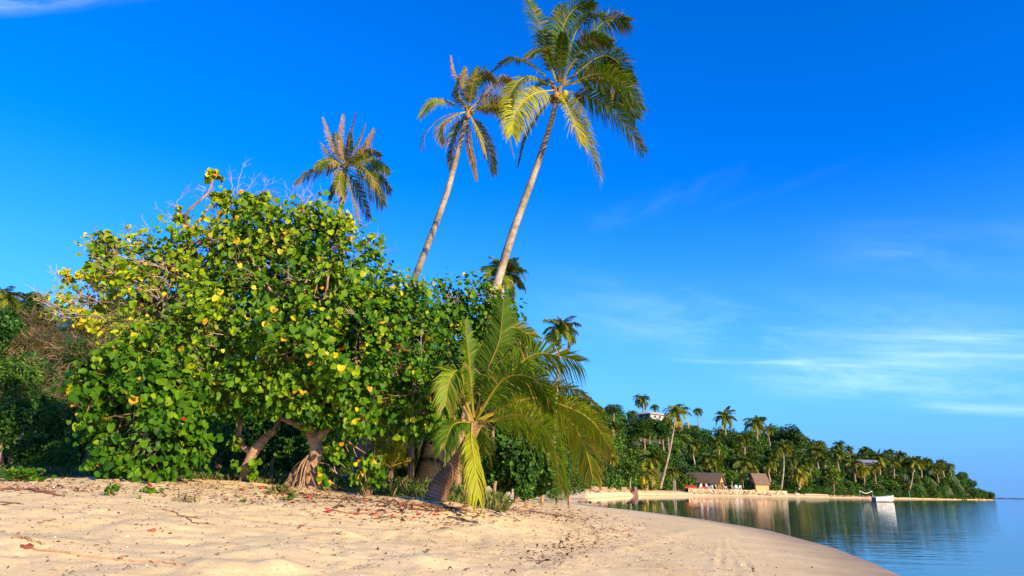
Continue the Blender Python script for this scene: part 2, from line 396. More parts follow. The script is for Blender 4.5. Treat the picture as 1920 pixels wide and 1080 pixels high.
skyc = mixc(ns, ln, skyc, (.72, 1.75, 4.3), mth('MULTIPLY', mth('SUBTRACT', 1.0, sm(el, -1.0, 8.0)), .8))
bands = BANDS
tot = None
for b_ in bands:
    v = band(*b_); tot = v if tot is None else mth('ADD', tot, v)
tot = mth('MINIMUM', tot, .8)
skyc = mixc(ns, ln, skyc, CLOUD, tot)
bg = N(ns, 'ShaderNodeBackground'); ln.new(skyc, bg.inputs[0]); bg.inputs[1].default_value = SKY_STR
ow = N(ns, 'ShaderNodeOutputWorld'); ln.new(bg.outputs[0], ow.inputs[0])
sd = bpy.data.lights.new('sun', 'SUN'); sd.energy = SUN_STR; sd.angle = R(.53); sd.color = (1.0, .77, .45)
so = bpy.data.objects.new('sun', sd); COL.objects.link(so)
so.rotation_euler = Vector(-SUNDIR).to_track_quat('-Z', 'Y').to_euler(); so.location = (20, -20, 30)
scene.view_settings.view_transform = 'Standard'; scene.view_settings.look = 'None'
scene.view_settings.exposure = EXPO; scene.view_settings.gamma = 1.0
scene.cycles.max_bounces = 6; scene.cycles.transparent_max_bounces = 4
scene.cycles.use_denoising = True

# ------------------------------------------------------------------ ground
near_px = [(1690, 1080), (1640, 1057), (1560, 1026), (1440, 994), (1320, 974), (1200, 958), (1130, 951), (1085, 946)]
far_px = [(1103, 935.5), (1165, 931), (1200, 929.5), (1240, 929.5), (1320, 930), (1400, 931.2), (1480, 932.5), (1560, 933.8), (1660, 935.4), (1780, 937), (1850, 937.6)]
nearE = [onplane(*p)[:2] for p in near_px]
farE = [onplane(*p)[:2] for p in far_px]
tip = farE[-1]
poly = [(-160, -30), (-6, -9), (-.5, -1.0), (3.2, 5.0), (6.0, 9.8)] + nearE + [(5.0, 68), (3.0, 76), (6.5, 86)] + farE + [(tip[0] + 12, tip[1] + 10), (tip[0] - 30, tip[1] + 50), (60, 480), (-260, 480), (-260, -30)]
poly = np.array([(float(a), float(b)) for a, b in poly])
def sdist(x, y):
    x = np.asarray(x, float); y = np.asarray(y, float); d = np.full(x.shape, 1e9); ins = np.zeros(x.shape, bool)
    n = len(poly)
    for i in range(n):
        ax, ay = poly[i]; bx, by = poly[(i + 1) % n]
        ex, ey = bx - ax, by - ay; t = np.clip(((x - ax) * ex + (y - ay) * ey) / (ex * ex + ey * ey), 0, 1)
        d = np.minimum(d, np.hypot(x - ax - t * ex, y - ay - t * ey))
        c = ((ay > y) != (by > y))
        with np.errstate(divide='ignore', invalid='ignore'): xx = ax + (y - ay) * ex / (ey if ey else 1e-9)
        ins ^= c & (x < xx)
    return np.where(ins, d, -d)
PROF = ([-60, -20, -4, 0, 1.5, 3, 5, 8, 10.5, 13, 16, 25, 60], [-2.2, -1.6, -.35, 0, .1, .2, .34, .66, .98, 1.18, 1.27, 1.3, 1.4])
MOUNDS = []   # (x, y, r, h)
def ground(x, y, detail=True):
    x = np.asarray(x, float); y = np.asarray(y, float)
    d = sdist(x, y)
    z = np.interp(d, *PROF)
    w = np.clip((d - 1.5) / 5, 0, 1) * np.clip((60 - y) / 20, 0, 1)
    if detail:
        z = z + w * (.09 * fbm(x * .22, y * .22, 3) + .036 * fbm(x * 1.1, y * 1.1, 3) + .026 * fbm(x * 4, y * 4, 3))
        pit = vnoise(x * 2.3 + 40, y * 2.3 + 9)
        z = z - w * .09 * np.clip(pit - .22, 0, 1) ** 1.0
    for mx_, my_, r_, h_ in MOUNDS:
        z = z + h_ * np.exp(-((x - mx_) ** 2 + (y - my_) ** 2) / (r_ * r_))
    return z
def gz(x, y): return float(ground(np.array([x]), np.array([y]))[0])
def hit(px, py, far=70):
    """first point where the view ray through the pixel meets the ground"""
    r = CMn @ np.array([(px - 960) / F, (540 - py) / F, -1.0])
    t = np.geomspace(2.5, far, 500); P = CAM + t[:, None] * r[None]
    g = ground(P[:, 0], P[:, 1]); below = np.where(P[:, 2] < g)[0]
    i = below[0] if len(below) else len(t) - 1
    return np.array([P[i, 0], P[i, 1], g[i]])
def base(px, Y):
    p = at(px, 900, Y); return np.array([p[0], p[1], gz(p[0], p[1])])
for (px, py, r_, h_) in [(515, 1065, .28, .09), (400, 1068, .32, .07), (650, 1005, .18, .06), (790, 1052, .3, .07), (850, 1003, .3, .04), (130, 1030, .4, .04), (30, 1015, .35, .05), (300, 985, .35, .03)]:
    p = hit(px, py); MOUNDS.append((p[0], p[1], r_, h_))
for px, Y, r_, h_ in [(585, 17, 1.0, .12), (460, 17.5, .8, .1), (300, 17.0, 2.2, .13), (835, 15.9, 1.9, .27), (800, 20, 1.6, .2)]:
    p = at(px, 900, Y); MOUNDS.append((p[0], p[1], r_, h_))
tracks = []
for pts in ([(1356, 1000), (1353, 1030), (1352, 1055), (1350, 1079)], [(1372, 998), (1380, 1008), (1366, 1022), (1378, 1042), (1398, 1062), (1408, 1079)]):
    P = np.array([onplane(px, py, .1)[:2] for px, py in pts]); P3 = np.hstack([P, np.zeros((len(P), 1))])
    P3 = np.vstack([P3, P3[-1] + (P3[-1] - P3[-2]) * 3]); tracks.append(catmull(P3, 60)[:, :2])
ridge = catmull([np.append(onplane(px, py, .15)[:2], 0) for px, py in [(1020, 1100), (1070, 1079), (1150, 1050), (1240, 1025), (1290, 1000)]], 50)[:, :2]
def near_ground_z(X, Y):
    Z = ground(X, Y)
    m = (X > 0) & (X < 14) & (Y > 4) & (Y < 40)
    xs, ys = X[m], Y[m]
    for trk in tracks:
        d = np.min(np.hypot(xs[:, None] - trk[None, :, 0], ys[:, None] - trk[None, :, 1]), axis=1)
        Z[m] += -.012 * np.exp(-(d / .05) ** 2) + .006 * np.exp(-((d - .1) / .05) ** 2); 
    d = np.min(np.hypot(xs[:, None] - ridge[None, :, 0], ys[:, None] - ridge[None, :, 1]), axis=1)
    Z[m] += .02 * np.exp(-(d / .25) ** 2)
    return Z
def grid_sheet(name, xs, ys, zf, mat, kind='structure'):
    X, Y = np.meshgrid(xs, ys, indexing='ij'); Z = zf(X.ravel(), Y.ravel())
    nx, ny = len(xs), len(ys); i, j = np.meshgrid(np.arange(nx - 1), np.arange(ny - 1), indexing='ij')
    Q = np.stack([i * ny + j, (i + 1) * ny + j, (i + 1) * ny + j + 1, i * ny + j + 1], -1).reshape(-1, 4)
    mb = MB(); mb.add(np.stack([X.ravel(), Y.ravel(), Z], 1), Q)
    o = mb.build(name, mat, smooth=True); o['kind'] = kind; return o
xs = np.concatenate([np.linspace(-120, -16, 40)[:-1], np.arange(-16, 13, .055), np.linspace(13, 30, 20)])
ys = np.concatenate([np.linspace(-24, 2, 40)[:-1], np.arange(2, 21, .06), np.geomspace(21, 100, 130)])
o = grid_sheet('beach', xs, ys, near_ground_z, 'sand'); tag(o, 'pale golden sand beach curving out to the water')
# wide terrain below / beyond (seabed and far land)
def sheet_z(x, y):
    d = sdist(x, y); z = np.interp(d, [-60, -20, -4, 0, 2, 8, 60], [-6, -2.2, -.5, -.05, .15, .9, 1.2])
    return np.where((y < 97) & (x > -118) & (x < 28), z - .5, z)
gx = np.concatenate([-np.geomspace(9000, 300, 16), np.linspace(-290, 420, 220), np.geomspace(440, 9000, 16)])
gy = np.concatenate([np.linspace(-3000, -40, 8), np.linspace(-30, 480, 170), np.geomspace(500, 12000, 16)])
o = grid_sheet('ground', gx, gy, sheet_z, 'soil'); tag(o, 'low land and sea floor beyond the beach')
mb = MB(); mb.add([(-12000, -3000, 0), (12000, -3000, 0), (12000, 14000, 0), (-12000, 14000, 0)], [[0, 1, 2, 3]])
o = mb.build('water', 'water'); tag(o, 'calm blue lagoon water with fine ripples', kind='structure')

# ------------------------------------------------------------------ leaves
HT = np.array([(0, .06, 0), (0, .5, -.04), (0, .96, -.03), (-.33, -.06, .05), (-.52, .28, .10), (-.38, .70, .05), (.33, -.06, .05), (.52, .28, .10), (.38, .70, .05)])
HQ = np.array([(0, 1, 4, 3), (1, 2, 5, 4), (0, 6, 7, 1), (1, 7, 8, 2)])
ST = np.array([(0, 0, 0), (-.32, .45, .05), (0, 1, 0), (.32, .45, .05)]); SQ = np.array([(0, 3, 2, 1)])
LT = np.array([(0, 0, 0), (-.2, .4, .03), (0, 1, -.05), (.2, .4, .03)])
def leaves(mb, P, A, Nn, size, col, T=HT, Q=HQ, sh=.12):
    n = len(P); A = nrm(A); Z = Nn - A * np.sum(Nn * A, 1, keepdims=True); Z = nrm(Z); X = np.cross(A, Z)
    size = np.broadcast_to(size, (n,))[:, None, None]; wx = rng.uniform(.68, 1.1, (n, 1, 1)); wz = rng.normal(1, 1.3, (n, 1, 1))
    V = P[:, None] + size * (T[None, :, 0:1] * wx * X[:, None] + T[None, :, 1:2] * A[:, None] + T[None, :, 2:3] * wz * Z[:, None])
    k = len(T); QQ = (Q[None] + (np.arange(n) * k)[:, None, None]).reshape(-1, 4)
    C = np.repeat(col[:, None], k, 1)
    C = C * (1 + sh * rng.normal(0, 1, (n, k, 1)))
    mb.add(V.reshape(-1, 3), QQ, None, np.clip(C, 0, 1).reshape(-1, 3))
PAL = np.array([(.016, .06, .004), (.04, .13, .005), (.095, .21, .006), (.23, .33, .008), (.44, .48, .012), (.68, .54, .02), (.50, .24, .03)])
def leafcol(n, y):
    """y: yellowness 0..1"""
    t = np.clip(rng.normal(1.35 + 2.6 * y, .75, n), 0, 5.2)
    t = np.where(rng.random(n) < .012 + .05 * y, 5 + rng.random(n), t); t = np.clip(t, 0, 5.999)
    i = t.astype(int); f = (t - i)[:, None]
    return PAL[i] * (1 - f) + PAL[i + 1] * f

def blob_world(b, Y):
    px, py, r = b[:3]; dy = b[3] if len(b) > 3 else rng.uniform(-.8, .8); ye = b[4] if len(b) > 4 else .3
    c = at(px, py, Y + dy); m = mpp(c); return c, r * m, ye
def crown_leaves(mb, blobs, size, dens=46, inner=.42, flat=.9, tmpl=(HT, HQ), tight=.17, per=22, gap=.47, fill=1.0, droop=.8):
    """blobs: list of (centre, radius, yellowness). clusters of leaves on the lumpy outside of the union"""
    Cs = np.array([b[0] for b in blobs]); Rs = np.array([b[1] for b in blobs]); tips = []
    for (c, r, ye) in blobs:
        nc = int(dens * 4 * math.pi * r * r * fill / per * 2.7) + 3; tg = min(tight, r * .3)
        d = nrm(rng.normal(0, 1, (nc, 3))); rad = r * (1 - np.abs(rng.normal(0, .10, nc)) + rng.uniform(-.04, .16, nc))
        lump = .95 + .36 * np.sin(d @ np.array([6.1, 4.3, 5.2]) + c[0] * 3) * np.sin(d @ np.array([-4.2, 6.4, 4.8]) + c[2] * 2)
        p = c + d * (rad * lump)[:, None] * np.array([1, flat, .92])
        # drop what is deep inside the others
        D = np.linalg.norm(p[:, None] - Cs[None], axis=2) / Rs[None]; depth = D.min(1)
        keep = (depth > .78) | (r < .5) | (rng.random(nc) < inner)
        # natural gaps
        g = vnoise(p[:, 0] * 1.1 + 3, p[:, 2] * 1.1 + p[:, 1] * .7) + .5
        g2 = .62 * g + .38 * (vnoise(p[:, 0] * 2.1 + 8, p[:, 2] * 2.1 - p[:, 1] * 1.3 + 30) + .5); keep &= (g2 > gap) | (depth < .8) | (rng.random(nc) < .04) | (r < .75)
        p = p[keep]; d = d[keep]; yy = np.clip(ye - .04 + rng.normal(0, .2, len(p)), 0, 1)
        for s in range(per):
            q = p + rng.normal(0, tg, p.shape) * np.array([1, 1, 1.1])
            n_ = nrm(d * .8 + rng.normal(0, .42, p.shape) + SUNDIR * .7 + np.array([0, 0, .15]))
            a = np.array([0, 0, -droop]) + d * .45 + rng.normal(0, .5, p.shape)
            sz = size * np.clip(rng.normal(1, .36, len(q)), .4, 1.65)
            leaves(mb, q, a, n_, sz, leafcol(1, .5)[0] * 0 + np.array([leafcol(1, v)[0] for v in yy]) if len(q) < 3 else _lc(yy), *tmpl)
        tips.append(p)
    return np.vstack(tips)
def _lc(yy):
    n = len(yy); t = np.clip(rng.normal(1.0 + 2.7 * yy, .6), 0, 5.1)
    t = np.where(rng.random(n) < .008 + .07 * yy, 5 + rng.random(n) * .9, t); i = t.astype(int); f = (t - i)[:, None]
    return PAL[i] * (1 - f) + PAL[i + 1] * f

def wiggle(a, b, n=7, amp=.12, sag=0):
    a = np.asarray(a, float); b = np.asarray(b, float); L = np.linalg.norm(b - a)
    P = a + (b - a) * np.linspace(0, 1, n)[:, None]
    w = rng.normal(0, amp * L / 2.2, (n, 3)); w[0] = 0; w[-1] = 0
    w = np.apply_along_axis(lambda v: np.convolve(v, [.25, .5, .25], 'same'), 0, w); w[0] = 0; w[-1] = 0
    s = np.sin(np.linspace(0, math.pi, n))[:, None] * np.array([0, 0, -sag * L])
    return catmull(P + w + s, n * 2)

def twig_tree(mb, p, d, L, r, depth, seg=4, curl=.35, up=.0, spread=.6, kids=(2, 4)):
    """recursive bare twig"""
    n = 6; P = [np.array(p, float)]; dd = nrm(d)
    for k in range(n):
        dd = nrm(dd + rng.normal(0, curl * .5, 3) + np.array([0, 0, up * .15])); P.append(P[-1] + dd * L / n)
    P = np.array(P); tube(mb, P, np.linspace(r, r * .45, len(P)), seg)
    if depth > 0:
        for k in range(rng.integers(*kids) + 1):
            i = rng.integers(2, n + 1); q = P[i]
            nd = nrm(nrm(P[i] - P[i - 1]) + rng.normal(0, spread, 3))
            twig_tree(mb, q, nd, L * rng.uniform(.45, .75), r * .6, depth - 1, 3 if seg <= 4 else seg - 1, curl, up, spread, kids)

# ------------------------------------------------------------------ palms
G1, G2, G3 = np.array((.05, .115, .008)), np.array((.19, .29, .012)), np.array((.50, .46, .025))
BR, PU = np.array((.42, .21, .05)), np.array((.34, .24, .13))
def frond(mb, pts, ll, n=70, w=.035, tint=.3, dry=.1, sweep=0.0, hang=.35, r0=.035, vee=.25, flip=None, t0=.14, rach=None, gap=.04):
    """pinnate palm leaf along the curve pts. tint 0 green..1 yellow, dry: share of brown tips"""
    K = 26; P = catmull(pts, K); L = np.linalg.norm(np.diff(P, axis=0), axis=1).sum()
    T = nrm(np.gradient(P, axis=0))
    up = np.array([0, 0, 1.0]); out = P[-1] - P[0]; out[2] = 0
    if np.linalg.norm(out) < .15 * L: out = np.array([rng.normal(), rng.normal(), 0])
    out = nrm(out)
    side0 = nrm(np.cross(out, up))
    S = np.tile(side0, (K, 1)); S = nrm(S - T * np.sum(S * T, 1, keepdims=True)); 
    ang = flip if flip is not None else rng.normal(.4, .3)
    B = np.cross(S, T); S = S * math.cos(ang) + B * math.sin(ang); B = np.cross(S, T)
    base_c = G1 * (1 - tint) + G2 * tint if tint < .5 else G2 * (2 - 2 * tint) + G3 * (2 * tint - 1)
    rc = np.array((.50, .40, .06)) * (.55 + .8 * tint) if rach is None else np.array(rach)
    tube(mb, P, np.linspace(r0, r0 * .18, K), 5, rc)
    for s in (1, -1):
        t = np.linspace(t0, .995, n) + rng.normal(0, .25 / n, n); t = np.clip(t, 0, 1)
        k = rng.random(n) > gap; t = t[k]; m = len(t)
        u = t * (K - 1); i = np.minimum(u.astype(int), K - 2); f = (u - i)[:, None]
        p = P[i] * (1 - f) + P[i + 1] * f; tt = T[i]; ss = S[i] * s; bb = B[i]
        prof = np.clip(np.interp(t, [0, .14, .3, .6, .85, 1], [.45, .62, .95, 1.0, .68, .42]), 0, 1)
        l = ll * prof * np.clip(rng.normal(1, .09, m), .5, 1.3)
        ca = sweep + np.interp(t, [0, .6, 1], [.35, .6, 1.35]) + rng.normal(0, .07, m)
        d = nrm(ss + tt * ca[:, None] + bb * (vee + rng.normal(0, .12, m))[:, None])
        g = np.array([0, 0, -1.0]); h = (hang * np.clip(rng.normal(1, .3, m), .2, 2.5) * l)[:, None]
        p1 = p + d * (l * .5)[:, None] + g * h * .22; p2 = p + d * (l * .96)[:, None] * np.clip(1 - hang * .25, .5, 1) + g * h
        wv = nrm(tt - d * np.sum(tt * d, 1, keepdims=True)) * (w * np.clip(rng.normal(1, .15, m), .6, 1.4))[:, None]
        V = np.stack([p - wv * .35, p + wv * .35, p1 - wv * .5, p1 + wv * .5, p2], 1)
        b5 = np.arange(m) * 5
        Q = np.stack([b5, b5 + 1, b5 + 3, b5 + 2], 1); Tr = np.stack([b5 + 2, b5 + 3, b5 + 4], 1)
        c = base_c * np.clip(rng.normal(1, .18, (m, 1)), .5, 1.6)
        isdry = (rng.random(m) < dry + .5 * dry * (t > .75))[:, None]
        cd = np.where(rng.random((m, 1)) < .5, BR, PU)
        c = np.where(isdry, cd * np.clip(rng.normal(1, .2, (m, 1)), .5, 1.5), c)
        C = np.stack([c, c, c, c, c * .7 + (BR if tint > .3 else c) * .3], 1)
        mb.add(V.reshape(-1, 3), Q, Tr, np.clip(C, 0, 1).reshape(-1, 3))

def palm_trunk(mb, P, r, seg=16, step=.09, amp=.035, flare=0):
    L = np.linalg.norm(np.diff(np.asarray(P), axis=0), axis=1).sum(); n = int(L / (step / 2))
    C = catmull(P, n); u = np.linspace(0, 1, n); rr = np.interp(u, np.linspace(0, 1, len(r)), r)
    saw = np.where(np.arange(n) % 2 == 0, 1 + amp, 1 - amp) * (1 + .02 * rng.normal(0, 1, n))
    tube(mb, C, rr * saw, seg, wob=.012)
# ================================================================== BEACH TREES
def W3(pts, Y):
    """list of (px,py[,dY]) -> world points around distance Y"""
    return np.array([at(p[0], p[1], Y + (p[2] if len(p) > 2 else 0)) for p in pts])

def beach_tree(label, bx, Y, trunks, blobs, leafsize, group='broad leaved beach trees on the sand bank', barkm='treebark', dens=46, extra=None, inner=.42, limb_from=0):
    b0 = base(bx, Y); root = empty('beach_tree', b0, label, 'tree', group)
    tm = MB(); forks = []
    for k, (pts, r) in enumerate(trunks):
        P = W3(pts, Y)
        if k == 0: P[0] = b0 - np.array([0, 0, .15]) if abs(pts[0][0] - bx) < 3 else P[0]
        n = 24; C = catmull(P, n); rr = np.interp(np.linspace(0, 1, n), np.linspace(0, 1, len(r)), r)
        rr = rr * (1 + .07 * np.sin(np.arange(n) * 1.3 + k) + .05 * rng.normal(0, 1, n))
        tube(tm, C, rr, 14, wob=.05); forks.append(C[-1])
    if extra: extra(tm, b0)
    bl = [blob_world(b, Y) for b in blobs]
    cm = MB(); tips = crown_leaves(cm, bl, leafsize, dens=dens, inner=inner)
    bm = MB()
    for (c, r, ye) in bl:
        f = min(forks, key=lambda q: np.linalg.norm(q - c)); tube(bm, wiggle(f, c, 7, .22, -.05), np.linspace(.06, .025, 14), 7)
        near = tips[np.linalg.norm(tips - c, axis=1) < r * 1.25]
        for q in near[rng.permutation(len(near))[:18]]:
            tube(bm, wiggle(c + rng.normal(0, r * .2, 3), q, 5, .2), np.linspace(.015, .005, 10), 4)
    tm.build('trunk', barkm, root, smooth=True); bm.build('branches', 'treebark', root, smooth=True); cm.build('crown', 'leaf', root)
    return root, bl

def root_tangle(tm, b0):
    for k in range(26):
        a = rng.uniform(2.6, 5.6) if k % 3 else rng.uniform(0, 6.28)
        s = b0 + np.array([math.cos(a) * .1 - .08, math.sin(a) * .1 - .1, rng.uniform(.25, .75)])
        e = b0 + np.array([math.cos(a) * rng.uniform(.35, .75) - .05, math.sin(a) * rng.uniform(.3, .6), .03])
        m_ = (s + e) / 2 + np.array([0, 0, .05]) + rng.normal(0, .05, 3)
        tube(tm, catmull([s, m_, e, e + (e - s) * np.array([.5, .5, 0]) + np.array([0, 0, -.06])], 10), np.linspace(.025, .012, 10), 5)

A_bl = [(480, 452, 62, .2, .5), (555, 452, 66, .3, .5), (625, 472, 62, 0, .5), (520, 540, 105, .3, .34), (620, 560, 100, 0, .36), (695, 560, 68, .1, .28), (760, 585, 62, .2, .24), (680, 655, 100, -.4, .28),
        (580, 655, 105, -.6, .34), (752, 680, 85, -.2, .22), (795, 760, 50, -.5, .25), (570, 728, 62, -.7, .26), (645, 745, 60, -.5, .22), (715, 755, 66, -.5, .24), (540, 430, 40, .8, .5), (600, 415, 30, .2, .6),
        (640, 420, 24, 0, .7), (590, 600, 90, 1.6, .2), (700, 640, 90, 1.7, .2), (520, 500, 80, 1.7, .3), (490, 725, 50, -.4, .2)]
rA, blA = beach_tree('gnarled thick trunked beach tree with root tangle in the middle of the sand bank', 585, 17,
    [([(585, 905), (583, 880), (593, 850, -.05), (588, 818), (578, 800)], [.23, .165, .155, .155, .13]),
     ([(590, 830), (612, 806, -.1), (640, 782, 0), (660, 760, .2)], [.11, .10, .085, .07]),
     ([(580, 806), (566, 770, .1), (560, 720, .2)], [.12, .095, .07]),
     ([(580, 808), (548, 792, .1), (520, 782, .3)], [.09, .07, .05]),
     ([(640, 782), (700, 790, .3), (745, 800, .8)], [.08, .06, .04])], A_bl, .122, extra=root_tangle)
B_bl = [(395, 470, 55, 0, .6), (440, 425, 42, 0, .6), (330, 492, 50, -.1, .7), (262, 492, 50, 0, .72), (205, 487, 36, .1, .72), (195, 460, 18, 0, .6), (232, 570, 64, 0, .8), (160, 565, 38, .1, .85), (320, 572, 80, -.2, .62), (415, 560, 88, -.2, .45),
        (380, 650, 92, -.6, .42), (460, 650, 88, -.7, .42), (285, 640, 60, -.3, .6), (440, 738, 46, -.6, .28), (120, 518, 9, 0, .95), (400, 332, 13, 0, .85), (413, 365, 10, 0, .6), (432, 385, 22, .1, .6), (338, 400, 11, 0, .7),
        (485, 375, 16, .1, .6), (508, 385, 14, .1, .6), (462, 372, 12, 0, .5), (440, 600, 80, 1.5, .3), (340, 540, 60, 1.4, .4), (170, 510, 14, 0, .8), (202, 445, 12, 0, .4)]
rB, blB = beach_tree('wide yellowing beach tree with leaning forked trunk, spreading over the left of the bank', 458, 17.6,
    [([(458, 897), (466, 866), (484, 836), (500, 818)], [.15, .125, .12, .105]),
     ([(472, 850), (455, 836), (448, 815, .1), (452, 790, .2)], [.085, .075, .07, .06]),
     ([(500, 818), (520, 795, .1), (500, 740, .2)], [.11, .08, .06]),
     ([(452, 790, .2), (380, 700, .4), (330, 620, .4)], [.08, .07, .05])], B_bl, .12, dens=42, inner=.32)
C_bl = [(205, 722, 62, 0, .12), (262, 722, 66, -.1, .14), (325, 735, 52, 0, .12), (245, 795, 74, -.3, .08), (318, 800, 58, -.2, .06), (285, 845, 48, -.4, .06), (168, 722, 34, 0, .15), (340, 838, 38, -.1, .06), (232, 845, 38, -.2, .06), (230, 675, 34, .1, .35), (262, 770, 60, 1.2, .1), (205, 790, 40, .2, .1)]
rC, blC = beach_tree('low rounded beach tree with large leaves hanging to the sand, left of forked trunk', 285, 15.9,
    [([(285, 893), (280, 860), (265, 810, .2)], [.13, .12, .1])], C_bl, .138, dens=40, inner=.35)
D_bl = [(850, 562, 36, 0, .14), (900, 575, 36, .1, .14), (940, 580, 26, .1, .12), (830, 600, 38, .3, .14), (880, 640, 55, .2, .14), (930, 630, 36, .4, .1), (828, 690, 48, -.2, .2), (815, 770, 42, -.8, .2), (850, 700, 50, .8, .1), (905, 700, 50, 1.2, .1), (785, 640, 50, .6, .16), (948, 608, 18, 0, .1)]
rD, blD = beach_tree('dense green beach tree rising directly behind the young palm', 858, 20.5,
    [([(858, 905), (862, 840), (872, 760)], [.13, .11, .09])], D_bl, .126, dens=44)

# red blossoms in the crowns
def blossom(mb, p, s, col=(.7, .06, .03)):
    for k in range(5):
        a = k * 1.257 + rng.uniform(0, .4); d = np.array([math.cos(a), math.sin(a), rng.uniform(.2, .9)])
        leaves(mb, np.array([p]), d[None], np.array([[-.4 * d[0], -.4 * d[1], 1.0]]), s, np.array([np.array(col) * rng.uniform(.7, 1.2)]))
fm = MB()
for px, py in [(531, 446), (628, 467), (565, 392), (558, 605), (748, 649), (372, 457), (641, 655), (505, 700)]:
    c, r, _ = min(blA + blB, key=lambda b: np.linalg.norm(b[0] - at(px, py, b[0][1])) / b[1]); q = at(px, py, c[1] - r * 1.05); fm = MB(); blossom(fm, q, .075); fm.build('flower', 'leaf', rA)
fm = MB(); q = at(343, 787, 14.75); blossom(fm, q, .1); fm.build('flower', 'leaf', rC)
fm = MB(); blossom(fm, q + np.array([0, 0, -.1]), .05, (.75, .6, .55)); fm.build('flower', 'leaf', rC)

# bare pale twigs
tw = MB()
def stem(pts, Y, r=.016, kids=7, L=.55, up=0.2, seg=4, spread=.5):
    P = catmull(W3(pts, Y), 14); P += rng.normal(0, .012, P.shape); tube(tw, P, np.linspace(r, r * .4, 14), seg)
    for k in range(kids):
        i = rng.integers(3, 14); d = nrm(P[min(i, 13)] - P[i - 1]); d = nrm(d + rng.normal(0, spread, 3) * np.array([1, .6, 1]))
        twig_tree(tw, P[i], d, L * rng.uniform(.4, 1), r * .55, 1, 3, .35, up)
for pts in [[(365, 436), (335, 420), (300, 394)], [(360, 426), (332, 382), (352, 358)], [(413, 404), (395, 375), (370, 350)], [(442, 404), (446, 350), (458, 306)], [(450, 404), (462, 360), (482, 331)],
            [(443, 400), (480, 362), (525, 360)], [(455, 394), (490, 360), (506, 335)], [(515, 400), (530, 385), (547, 370)], [(553, 405), (570, 385), (586, 364)], [(581, 413), (590, 390), (597, 372)], [(570, 400), (572, 380), (567, 365)],
            [(600, 420), (618, 395), (640, 395)], [(672, 470), (695, 474), (720, 470)], [(672, 475), (685, 460), (699, 446)], [(250, 455), (262, 440), (269, 430)], [(240, 450), (243, 438), (243, 432)], [(655, 445), (662, 430), (672, 418)],
            [(125, 560), (112, 530), (104, 494)], [(160, 560), (135, 535), (118, 505)], [(430, 400), (436, 365), (432, 322)], [(400, 400), (398, 355), (400, 315)]]:
    stem(pts, 17.6, r=.012, kids=5, L=.4)
for pts in [[(215, 590), (160, 592), (120, 580), (76, 561)], [(190, 592), (140, 594), (115, 590), (90, 570)], [(240, 570), (190, 565), (150, 570), (120, 560)], [(230, 520), (205, 510), (181, 502)], [(330, 660), (280, 620), (225, 610)],
            [(340, 640), (290, 610), (250, 600), (215, 598)], [(380, 690), (330, 660), (290, 625), (240, 605)], [(300, 560), (260, 540), (225, 535)], [(340, 600), (300, 560), (290, 520)], [(420, 690), (350, 690), (300, 660)], [(560, 580), (500, 540), (460, 540)], [(600, 560), (560, 545), (525, 500)], [(390, 560), (350, 530), (300, 500)]]:
    stem(pts, 16.75, r=.018, kids=7, L=.6, up=0)
for k in range(70):
    c, r, ye = blB[rng.integers(2, 15)] if k < 50 else blA[rng.integers(0, 10)]
    d = nrm(np.array([rng.normal(0, .7), -1.0, rng.normal(.1, .7)])); twig_tree(tw, c + d * r * .75, nrm(d + rng.normal(0, .6, 3)), rng.uniform(.3, .75), .011, 1, 3, .5, 0, .7, (2, 4))
tw.build('bare_twigs', 'twig', rB)
# broken hanging branch under the middle tree, with leaf sprays
hb = MB(); stemP = W3([(636, 798), (638, 815), (655, 830), (685, 850)], 16.6); tube(hb, catmull(stemP, 14), np.linspace(.035, .015, 14), 6)
tube(hb, catmull(W3([(638, 812), (645, 830), (654, 848)], 16.6), 10), np.linspace(.02, .008, 10), 5)
tube(hb, catmull(W3([(627, 820), (626, 850), (627, 880), (632, 888)], 16.6), 10), np.linspace(.02, .02, 10), 5)
tube(hb, catmull(W3([(600, 868), (614, 870), (626, 885)], 16.6), 10), np.linspace(.012, .015, 10), 5)
tube(hb, catmull(W3([(628, 866), (640, 870), (648, 877)], 16.6), 10), np.linspace(.012, .008, 10), 5)
tube(hb, catmull(W3([(661, 832), (664, 845), (669, 857)], 16.6), 10), np.linspace(.012, .008, 10), 5)
hb.build('hanging_branch', 'treebark', rA, smooth=True)
sm_ = MB()
def spray(mb, px, py, Y, r, n, size=.16, ye=.4, tmpl=(HT, HQ)):
    c = at(px, py, Y); m = mpp(c); p = c + np.clip(rng.normal(0, r * m * .42, (n, 3)), -r * m * .6, r * m * .6); d = nrm(rng.normal(0, .6, (n, 3)) + SUNDIR * .7)
    leaves(mb, p, np.array([0, 0, -.8]) + rng.normal(0, .5, (n, 3)), d, size * rng.uniform(.6, 1.15, n), _lc(np.full(n, ye)), *tmpl)
for px, py, r, n in [(628, 835, 18, 22), (640, 848, 10, 10), (628, 858, 10, 9), (668, 802, 16, 12)]: sm_ = MB(); spray(sm_, px, py, 16.5, r, n, .15, .45); sm_.build('leaf_spray', 'leaf', rA)
sm_ = MB()
for px, py, r, n in [(440, 830, 20, 14), (478, 868, 16, 18), (474, 885, 12, 12), (443, 870, 12, 8)]: sm_ = MB(); spray(sm_, px, py, 17.2, r, n, .16, .3); sm_.build('leaf_spray', 'leaf', rB)

